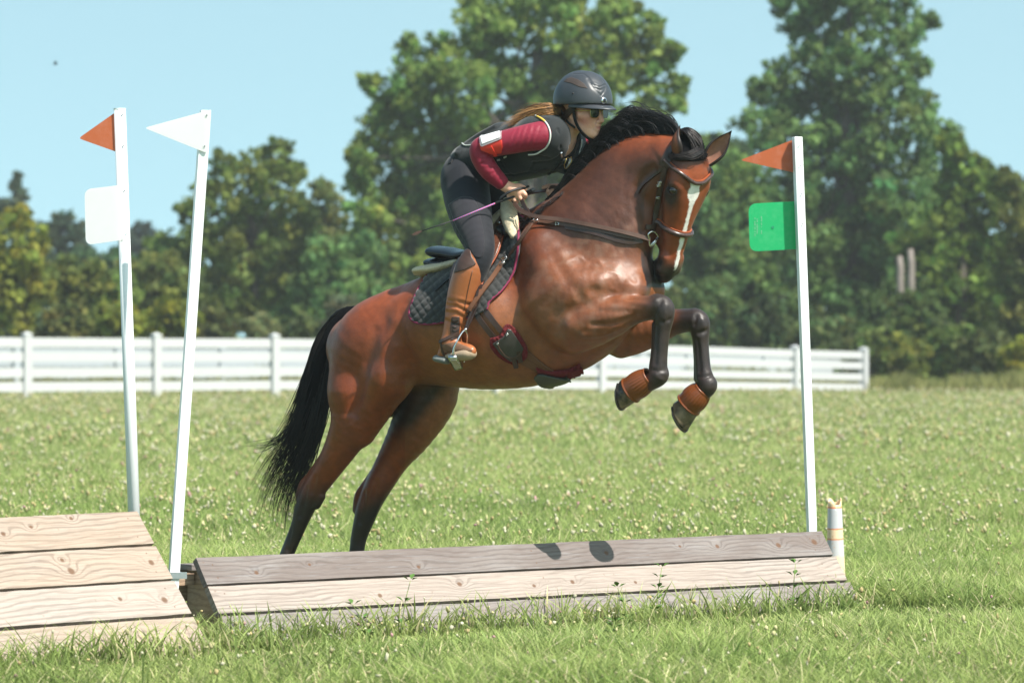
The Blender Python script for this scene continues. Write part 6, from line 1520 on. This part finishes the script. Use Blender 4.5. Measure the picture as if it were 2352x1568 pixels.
def buckle(px, py, tree, parent, w_=.022, h_=.016, off=.008, ang=0, sub=True):
    q, n = hit(px, py, tree, off); u = n.cross(Vector((0, 0, 1))).normalized(); v = n.cross(u); a = R(ang); uu = u * math.cos(a) + v * math.sin(a); vv = v * math.cos(a) - u * math.sin(a)
    P = [q + uu * x * w_ / 2 + vv * y * h_ / 2 for x, y in ((-1, -1), (1, -1), (1, 1), (-1, 1))]; o = MB().tube(P + P[:2], .0022, 6, cap=False).tube([(P[0] + P[3]) / 2, (P[1] + P[2]) / 2], .0015, 5).build('buckle', M_STEEL, None if sub else parent, True)
    return adopt_sub(o, parent) if sub else o
def quilt(px, py):
    a = (px * .62 + py * .78) / 13.5; b = (px * .80 - py * .60) / 15.5
    return .0085 * (np.abs(np.sin(a * math.pi)) * np.abs(np.sin(b * math.pi))) ** .45
# saddle pad: rear and front fields with magenta binding
pad = empty('saddle_pad', H(1070, 640, 0)); tag(pad, 'black quilted saddle pad with magenta binding on the back of the bay horse', 'saddle pad')
PADPOLY = [(988, 634), (968, 665), (952, 698), (945, 722), (953, 737), (978, 744), (1010, 742), (1050, 734), (1092, 727), (1120, 712), (1128, 694), (1150, 674), (1172, 648), (1187, 622), (1194, 595), (1198, 560), (1198, 520), (1193, 494), (1175, 500), (1140, 530), (1100, 570), (1040, 605)]
pd = patch('quilted_pad', PADPOLY, TB, .010, .010, M_QUILT, pad, 2.0, quilt, smooth_poly=False, mirror=True)
EDGE = [(990, 632), (968, 665), (952, 698), (945, 722), (953, 737), (978, 744), (1010, 742), (1050, 734), (1092, 727)]
EDGE2 = [(1120, 713), (1127, 694), (1150, 674), (1172, 648), (1187, 622), (1194, 595), (1198, 560), (1198, 520), (1193, 492)]
for ed in (EDGE, EDGE2):
    P = spline([(a, b, 0) for a, b in ed], 50); MB().tube([hit(p[0], p[1], TB, .020)[0] for p in P], .0060, 7).build('binding', M_MAG, pad, True)
strap('pad_strap', [(1006, 676), (1020, 664), (1040, 648)], .022, .004, M_BLACK, pad, TB, .032, 12)
# sheepskin half pad
wool = empty('sheepskin_pad', H(1050, 610, 0)); tag(wool, 'cream sheepskin half pad between the saddle and the quilted pad', 'half pad')
lo, hi = shell_box([H(975, 630, 0), H(1200, 470, 0)], .30); S = Sdf(lo, hi, .007)
HC([(984, 623, 14, 0), (1010, 621, 16, 0), (1050, 614, 16, 0), (1090, 600, 12, 0)], .02, [5.5, 6, 6, 6], S)
HC([(1165, 468, 15, .05), (1168, 488, 19, .09), (1172, 508, 18, .13), (1177, 526, 15, .17), (1178, 541, 9, .20)], .02, None, S)
HC([(1185, 472, 13, -.02), (1195, 490, 15, -.05), (1215, 512, 15, -.10)], .02, None, S); HC([(1120, 545, 14, 0), (1150, 505, 16, 0), (1170, 482, 15, 0)], .02, [4, 2.5, 1.6], S)
V, Q = S.mesh(); V = relax(V, Q, 2); ns = np_noise(V[:, 0] * 60 + V[:, 1] * 30, V[:, 2] * 60, 8); V = V + (ns[:, None] - .5) * .018 * np.array([.5, -.6, .6]); mesh_np('fleece', V, Q, np.full(len(Q), 4), M_WOOL, wool)
# saddle
sad = empty('saddle', H(1080, 590, 0)); tag(sad, 'dark leather jumping saddle under the rider on the bay horse', 'saddle')
S = Sdf(lo - .05, hi + .05, .0058)
HC([(1010, 579, 14.5, 0), (1035, 582, 14, 0), (1070, 588, 13, 0), (1110, 575, 13, 0), (1140, 548, 13, 0), (1158, 525, 10, 0)], .012, [4.6, 4.8, 4.8, 4.2, 2.6, 1.6], S)
HC([(1140, 540, 14, .05), (1152, 528, 15, .09), (1162, 530, 13, .13)], .02, None, S)
skin('seat', S, M_SADL, sad, None, 2)
S = Sdf(lo - .05, hi + .05, .0058); HC([(1000, 604, 12, 0), (1030, 606, 13, 0), (1075, 606, 13, 0)], .012, [4.6, 4.8, 4.8], S); skin('panel', S, M_SADL, sad, None, 2)
FLAP = [(1082, 592), (1128, 522), (1150, 512), (1168, 516), (1174, 536), (1168, 557), (1152, 598), (1124, 640), (1109, 680), (1094, 716), (1052, 718), (1040, 662), (1056, 604)]
fl = patch('flap', FLAP, TB, .034, .008, M_FLAP, sad, 1.8, lambda x, y: .030 * np.exp(-(((x - 1152) * .80 + (y - 560) * .45) / 15) ** 2) * (y < 650) * np.clip((650 - y) / 50, 0, 1), mirror=True, flat=2)
P = spline([(a, b, 0) for a, b in [(1172, 524), (1174, 540), (1167, 560), (1151, 600), (1123, 641), (1108, 682)]], 40); adopt_sub(MB().tube([hit(p[0], p[1], TB, .046)[0] for p in P], .004, 6).build('flap_welt', M_RUST, None, True), fl)
q, n = hit(1151, 514, TB, .07); adopt_sub(MB().lathe(q, n, [(.007, 0), (.006, .004), (0, .005)], 10).build('saddle_nail', M_STEEL, None, True), fl)
# stirrup hanging on its leather
STL = [Vector(H(1099, 655, .37)), Vector(H(1093, 690, .385)), Vector(H(1080, 725, .395)), Vector(H(1069, 756, .405))]
for k, dx in enumerate((0, 7)):
    P = spline([p + Vector((dx * .0021, .006 * k, dx * .0006)) for p in STL[:3]] + [STL[3] + Vector((dx * .0006, 0, 0))], 20); MB().ribbon([Vector(p) for p in P], [Vector((-.35, -.93, 0))] * 20, .013, .004).build('stirrup_leather', M_BRIDLE, sad)
st = MB(); e = H(1069, 757, .405)
st.tube(spline([e, H(1061, 764, .42), H(1050, 783, .445), H(1043, 800, .45), H(1041, 815, .45)], 16), [.0045] * 10 + [.006] * 6, 8); st.tube(spline([e, H(1073, 768, .39), H(1073, 785, .365), H(1069, 800, .355), H(1066, 832, .355)], 16), .0045, 8)
st.tube([e + Vector((0, 0, .006)), e - Vector((0, 0, .006))], .008, 8)
A_ = H(1030, 815, .455); B_ = H(1049, 814, .445); C_ = H(1064, 838, .36); D_ = H(1046, 843, .375)
st.prism([A_, B_, C_, D_], Vector((-.002, -.004, -.018)))
sto = st.build('stirrup', M_STEEL, sad, True); 
tp = MB(); m_ = (A_ + B_ + C_ + D_) / 4; tp.prism([m_ + (p - m_) * .72 + Vector((-.001, -.008, -.008)) for p in (A_, B_, C_, D_)], Vector((0, -.003, -.012))); adopt_sub(tp.build('tread', simple('worn_tread', (.42, .36, .26), .7, var=.3, nscale=120), None), sto)
# girth
gi = empty('girth', H(1200, 800, 0)); tag(gi, 'leather girth with buckle guard and dark red fleece under the belly of the bay horse', 'girth')
strap('billet', [(1108, 700), (1122, 722), (1145, 752), (1166, 776)], .028, .006, M_BRIDLE, gi, TB, .010, 24); strap('billet', [(1093, 712), (1105, 735), (1128, 765), (1147, 788)], .028, .006, M_BRIDLE, gi, TB, .010, 24)
patch('fleece', [(1127, 774), (1129, 794), (1150, 817), (1176, 829), (1196, 826), (1212, 814), (1208, 790), (1184, 755), (1167, 744), (1157, 750), (1148, 768)], TB, .004, .014, M_FLEECE, gi, 2.0, lambda x, y: .010 * np_noise(x / 3, y / 3, 4))
gd = patch('buckle_guard', [(1133, 784), (1146, 776), (1157, 768), (1165, 753), (1172, 755), (1203, 795), (1200, 803), (1192, 815), (1182, 821), (1172, 822), (1150, 806)], TB, .020, .010, M_GUARD, gi, 1.5, smooth_poly=False, flat=1)
P = spline([(a, b, 0) for a, b in [(1146, 778), (1146, 790), (1160, 808), (1176, 813), (1190, 808), (1196, 800)]], 30); adopt_sub(MB().tube([hit(p[0], p[1], TB, .031)[0] for p in P], .0022, 5).build('stitching', M_REIN, None, True), gd)
for (a, b2, c, d) in ((1190, 800, 1196, 824), (1178, 812, 1186, 836)): strap('billet_end', [(a, b2), ((a + c) / 2, (b2 + d) / 2), (c, d)], .024, .006, M_BRIDLE, gi, TB, .026, 8)
for p in ((1144, 783), (1163, 764)): buckle(p[0], p[1], TB, gd, .009, .006, .034, 40)
strap('elastic', [(1188, 818), (1212, 832), (1245, 850), (1275, 862)], .045, .005, M_BAND, gi, TB, .006, 24); strap('elastic', [(1204, 808), (1230, 830), (1262, 853), (1290, 862)], .045, .005, M_BAND, gi, TB, .004, 24)
patch('belly_fleece', [(1232, 840), (1262, 849), (1300, 848), (1334, 842), (1336, 852), (1316, 864), (1280, 870), (1244, 864)], TB, .004, .010, M_FLEECE, gi, 2.0, lambda x, y: .010 * np_noise(x / 3, y / 3, 6))
patch('belly_guard', [(1227, 858), (1240, 850), (1275, 856), (1308, 861), (1290, 872), (1262, 878), (1240, 874)], TB, .026, .008, simple('olive_guard_leather', (.055, .060, .045), .4), gi, 1.6, flat=2)
# breastplate
bp = empty('breastplate', H(1300, 520, .2)); tag(bp, 'brown leather breastplate across the chest of the bay horse with a ring at the shoulder', 'breastplate')
q, n = hit(1233, 511, None, .016); u = n.orthogonal().normalized(); v = n.cross(u); MB().tube([q + (u * math.cos(a) + v * math.sin(a)) * .017 for a in np.linspace(0, 6.283, 22)], .0032, 6, cap=False).build('ring', M_STEEL, bp, True)
strap('strap', [(1229, 517), (1210, 545), (1188, 578), (1172, 602)], .020, .005, M_REIN, bp, TB, .024, 24); 
x = strap('strap', [(1172, 600), (1150, 632), (1122, 668), (1096, 704), (1090, 716)], .024, .005, M_BAND, bp, TB, .046, 24)
buckle(1172, 604, TB, x, .030, .024, .054, 40); buckle(1164, 617, TB, x, .030, .014, .052, 40)
strap('strap', [(1228, 505), (1216, 492), (1204, 478), (1196, 468)], .024, .005, M_REIN, bp, None, .022, 14)
x = strap('strap', [(1238, 511), (1270, 513), (1320, 518), (1370, 527), (1420, 538), (1466, 546)], .024, .005, M_REIN, bp, None, .007, 46); buckle(1283, 513, None, x, .018, .026, .012); buckle(1209, 486, None, x, .024, .026, .03, 40)
strap('martingale', [(1300, 522), (1360, 534), (1420, 552), (1450, 556), (1474, 552)], .022, .005, M_BRIDLE, bp, None, .006, 40)
# bridle
br = empty('bridle', HD(.2, 0, 0)); tag(br, 'dark brown bridle with padded noseband and browband on the head of the bay horse', 'bridle')
x = strap('cheekpiece', [(1548, 352), (1538, 366), (1530, 384), (1522, 412), (1514, 442), (1509, 475), (1503, 505), (1496, 532)], .026, .006, M_BRIDLE, br, None, .004, 46)
for p in ((1517, 417), (1514, 424), (1511, 452)): buckle(p[0], p[1], None, x, .020, .008, .012, 12)
strap('cheekpiece', [(1530, 384), (1519, 420), (1508, 470), (1500, 515)], .018, .004, M_BRIDLE, br, None, .009, 40)
def face_band(l0, f0, top_l, top_f, side, n=30):
    """band across the front of the face in the head's own frame"""
    out = []; nn = []
    for a in np.linspace(-1, 1, n):
        out.append(None)
    return out
def headband(name, ctrl, width, thick, mat, off, n=44, round_=False, lining=False):
    P = spline([HD(*c) for c in ctrl], n); S_ = [snap(p, off) for p in P]; pts = [Vector(s[0]) for s in S_]; nn = [Vector(s[1]) for s in S_]
    for _ in range(4): pts = [pts[i] if i in (0, n - 1) else (pts[i - 1] + pts[i] * 2 + pts[i + 1]) / 4 for i in range(n)]; nn = [(nn[max(0, i - 1)] + nn[i] * 2 + nn[min(n - 1, i + 1)]).normalized() for i in range(n)]
    o = (MB().tube(pts, width / 2, 8) if round_ else MB().ribbon(pts, nn, width, thick)).build(name, mat, br, round_)
    if lining: adopt_sub(MB().ribbon([p - nn[i] * .006 + HLx * -.006 for i, p in enumerate(pts)], nn, width * .9, .004).build('lining', M_RUST, None), o)
    return o
headband('browband', [(.075, -.02, .115), (.105, .04, .105), (.135, .085, .07), (.155, .11, .03), (.155, .115, 0), (.15, .11, -.03), (.13, .085, -.07), (.10, .04, -.105), (.075, -.02, -.115)], .020, .006, M_PADDED, .010, 50, True, True)
headband('noseband', [(.375, -.075, .06), (.385, -.03, .066), (.40, .02, .055), (.412, .055, .03), (.415, .065, 0), (.412, .055, -.03), (.40, .02, -.055), (.385, -.03, -.066), (.375, -.075, -.06)], .024, .006, M_PADDED, .010, 50, True, True)
headband('headpiece', [(.10, -.03, .11), (.05, -.02, .10), (.0, .0, .085), (-.03, .02, .0), (.0, .0, -.085), (.05, -.02, -.10), (.10, -.03, -.11)], .03, .006, M_BRIDLE, .006)
strap('throatlatch', [(1527, 384), (1512, 396), (1494, 410), (1475, 428), (1464, 444)], .016, .004, M_BRIDLE, br, None, .006, 24)
strap('noseband_strap', [(1502, 517), (1492, 522), (1482, 520)], .024, .006, M_BRIDLE, br, None, .008, 8)
# bit
q, n = hit(1492, 546, None, .022); u = Vector((1, -.2, 0)); u = (u - n * u.dot(n)).normalized(); v = n.cross(u); v = v if v.z > 0 else -v
rg = [q + u * (-.018), q + u * (-.022) + v * .028, q + v * .036 + u * .004, q + u * .024 + v * .022, q + u * .034 - v * .002, q + u * .010 - v * .026, q - u * .016 - v * .034, q + u * (-.018)]
MB().tube([Vector(p) for p in spline(rg, 36)], .0045, 7, cap=False).tube([q + u * .034 - v * .002, q - u * .016 - v * .034], .0065, 7).build('bit_ring', M_STEEL, br, True)
# reins
rn = empty('reins', H(1200, 470, .15)); tag(rn, 'brown leather reins running from the bit to both hands of the rider', 'reins')
BITP = q - u * .012
near = [H(1176, 455, .165), H(1180, 462, .17), H(1190, 478, .185), H(1210, 490, .20), H(1240, 499, .215)]
free = [hit(px, py, None, .018)[0] for px, py in ((1290, 507), (1340, 515), (1390, 525), (1440, 535))] + [BITP]
P = spline(near + free, 70); NN = [Vector((-.45, -.85, .25))] * 70; MB().ribbon([Vector(p) for p in P], NN, .021, .005).build('near_rein', M_REIN, rn)
lp = spline([H(1196, 452, .15), H(1200, 462, .17), H(1207, 478, .18), H(1217, 494, .19)], 14); MB().ribbon([Vector(p) for p in lp], [Vector((-.5, -.85, 0))] * 14, .020, .005).build('rein_loop', M_BRIDLE, rn)
fr = spline([H(1205, 448, .13), H(1225, 443, .06), H(1245, 440, -.02), H(1258, 436, -.05), H(1268, 430, -.04), H(1284, 433, -.05), H(1296, 440, -.10)], 36); MB().ribbon([Vector(p) for p in fr], [Vector((-.2, -.75, .6))] * 36, .018, .005).build('far_rein', M_REIN, rn)
fr = spline([H(1262, 452, -.06), H(1290, 455, -.16), H(1380, 500, -.22), H(1470, 545, -.20), HD(.44, -.05, -.06)], 36); MB().ribbon([Vector(p) for p in fr], [Vector((.3, .9, .3))] * 36, .018, .005).build('far_rein', M_REIN, rn)
# whip
wh = empty('riding_whip', H(1180, 445, .2)); tag(wh, 'thin red and blue braided riding whip held in the near hand of the rider', 'whip')
a = H(1224, 436, .10); b2 = H(1137, 467, .26); c = H(1040, 507, .42); d = H(968, 531, .50); e = H(947, 540, .52)
MB().tube([a, a.lerp(b2, .45), b2], [.0065, .0055, .0055], 8).build('grip', M_BLACK, wh, True); MB().lathe(a, (a - b2), [(.0, -.012), (.009, -.008), (.010, .004), (.007, .012), (0, .014)], 12).build('knob', simple('grey_rubber_knob', (.12, .12, .13), .7), wh, True)
m, nt, b = nodes('braided_cord'); tcn = nt.nodes.new('ShaderNodeTexCoord'); wv = nt.nodes.new('ShaderNodeTexWave'); wv.inputs['Scale'].default_value = 38; wv.bands_direction = 'DIAGONAL'; nt.links.new(tcn.outputs['Object'], wv.inputs['Vector'])
nt.links.new(X(nt, wv.outputs['Fac']).ramp((.40, (.55, .05, .12)), (.5, (.6, .45, .55)), (.6, (.10, .16, .45))).s, b.inputs['Base Color']); b.inputs['Roughness'].default_value = .6
MB().tube([b2, b2.lerp(c, .5), c], [.0042, .0038, .0032], 8).build('shaft', m, wh, True); MB().tube([c, d], [.0032, .0025], 6).build('tip', M_BLACK, wh, True)
MB().ribbon([d, d.lerp(e, .5) + Vector((0, 0, .005)), e, d.lerp(e, .5) - Vector((0, 0, .005)), d], [Vector((-.3, -.9, 0))] * 5, .007, .003).build('popper', M_REIN, wh)
lp = spline([H(1146, 462, .23), H(1152, 453, .235), H(1170, 441, .225), H(1190, 434, .19), H(1206, 432, .15), H(1214, 428, .12)], 24); MB().ribbon([Vector(p) for p in lp], [Vector((-.3, -.8, .4))] * 24, .012, .004).build('wrist_loop', M_BLACK, wh)
# bell boots
M_BELL = simple('tan_rubber_bell', (.17, .045, .011), .34, var=.22, nscale=20, spec=.5)
def bell(top, bot, rt, rb, label, side, flip=0):
    ax = (bot - top); L = ax.length; root = empty('bell_boot', top); tag(root, label, 'bell boot', 'rubber bell boots on the forelegs')
    K = 22; prof = []
    for i in range(K + 1):
        t = i / K; r = rt + (rb - rt) * math.sin(min(1, t * 1.5) * math.pi / 2) ** .8 * (1 - .10 * max(0, t - .7) / .3); prof.append((r, t * L))
    prof = [(rt * .88, .004), (rt * 1.02, -.006), (rt * 1.09, -.001)] + prof[1:] + [(rb * 1.05, L + .002), (rb * 1.04, L + .008), (rb * .95, L + .006)] + [(p[0] * .93, p[1]) for p in prof[::-1][2:-2]]
    ns = len(prof)
    wob = lambda a, i: 1 + (.022 * math.cos(a * 26) if 4 < i < K - 4 else 0)
    mb = MB(); mb.lathe(top, ax, prof, 104, wob=wob); o = mb.build('rubber_cuff', M_BELL, root, True); return o
bell(H(1492, 866, .16), H(1450, 895, .16), rp(22), rp(30.5), 'tan ribbed rubber bell boot on the nearer, lower-left forefoot of the horse', 1)
bell(H(1615, 894, -.15), H(1583, 928, -.15), rp(22), rp(31), 'tan ribbed rubber bell boot on the farther, lower-right forefoot of the horse', 1)
# ------------------------------------------------------------------ summer haze
def build_haze():
    me = bpy.data.meshes.new('haze'); bm = bmesh.new(); bmesh.ops.create_cube(bm, size=1); bm.to_mesh(me); bm.free()
    o = bpy.data.objects.new('haze', me); col.objects.link(o); o.scale = (700, 420, 34); o.location = (0, 150, 15.5)
    tag(o, 'thin pale summer haze over the meadow and trees', 'haze', kind='stuff')
    m = bpy.data.materials.new('haze'); m.use_nodes = True; nt = m.node_tree; nt.nodes.clear()
    out = nt.nodes.new('ShaderNodeOutputMaterial'); v = nt.nodes.new('ShaderNodeVolumePrincipled'); v.inputs['Density'].default_value = .00055
    v.inputs['Color'].default_value = (.93, .95, .93, 1); v.inputs['Anisotropy'].default_value = .2; nt.links.new(v.outputs[0], out.inputs['Volume'])
    me.materials.append(m)
build_haze()
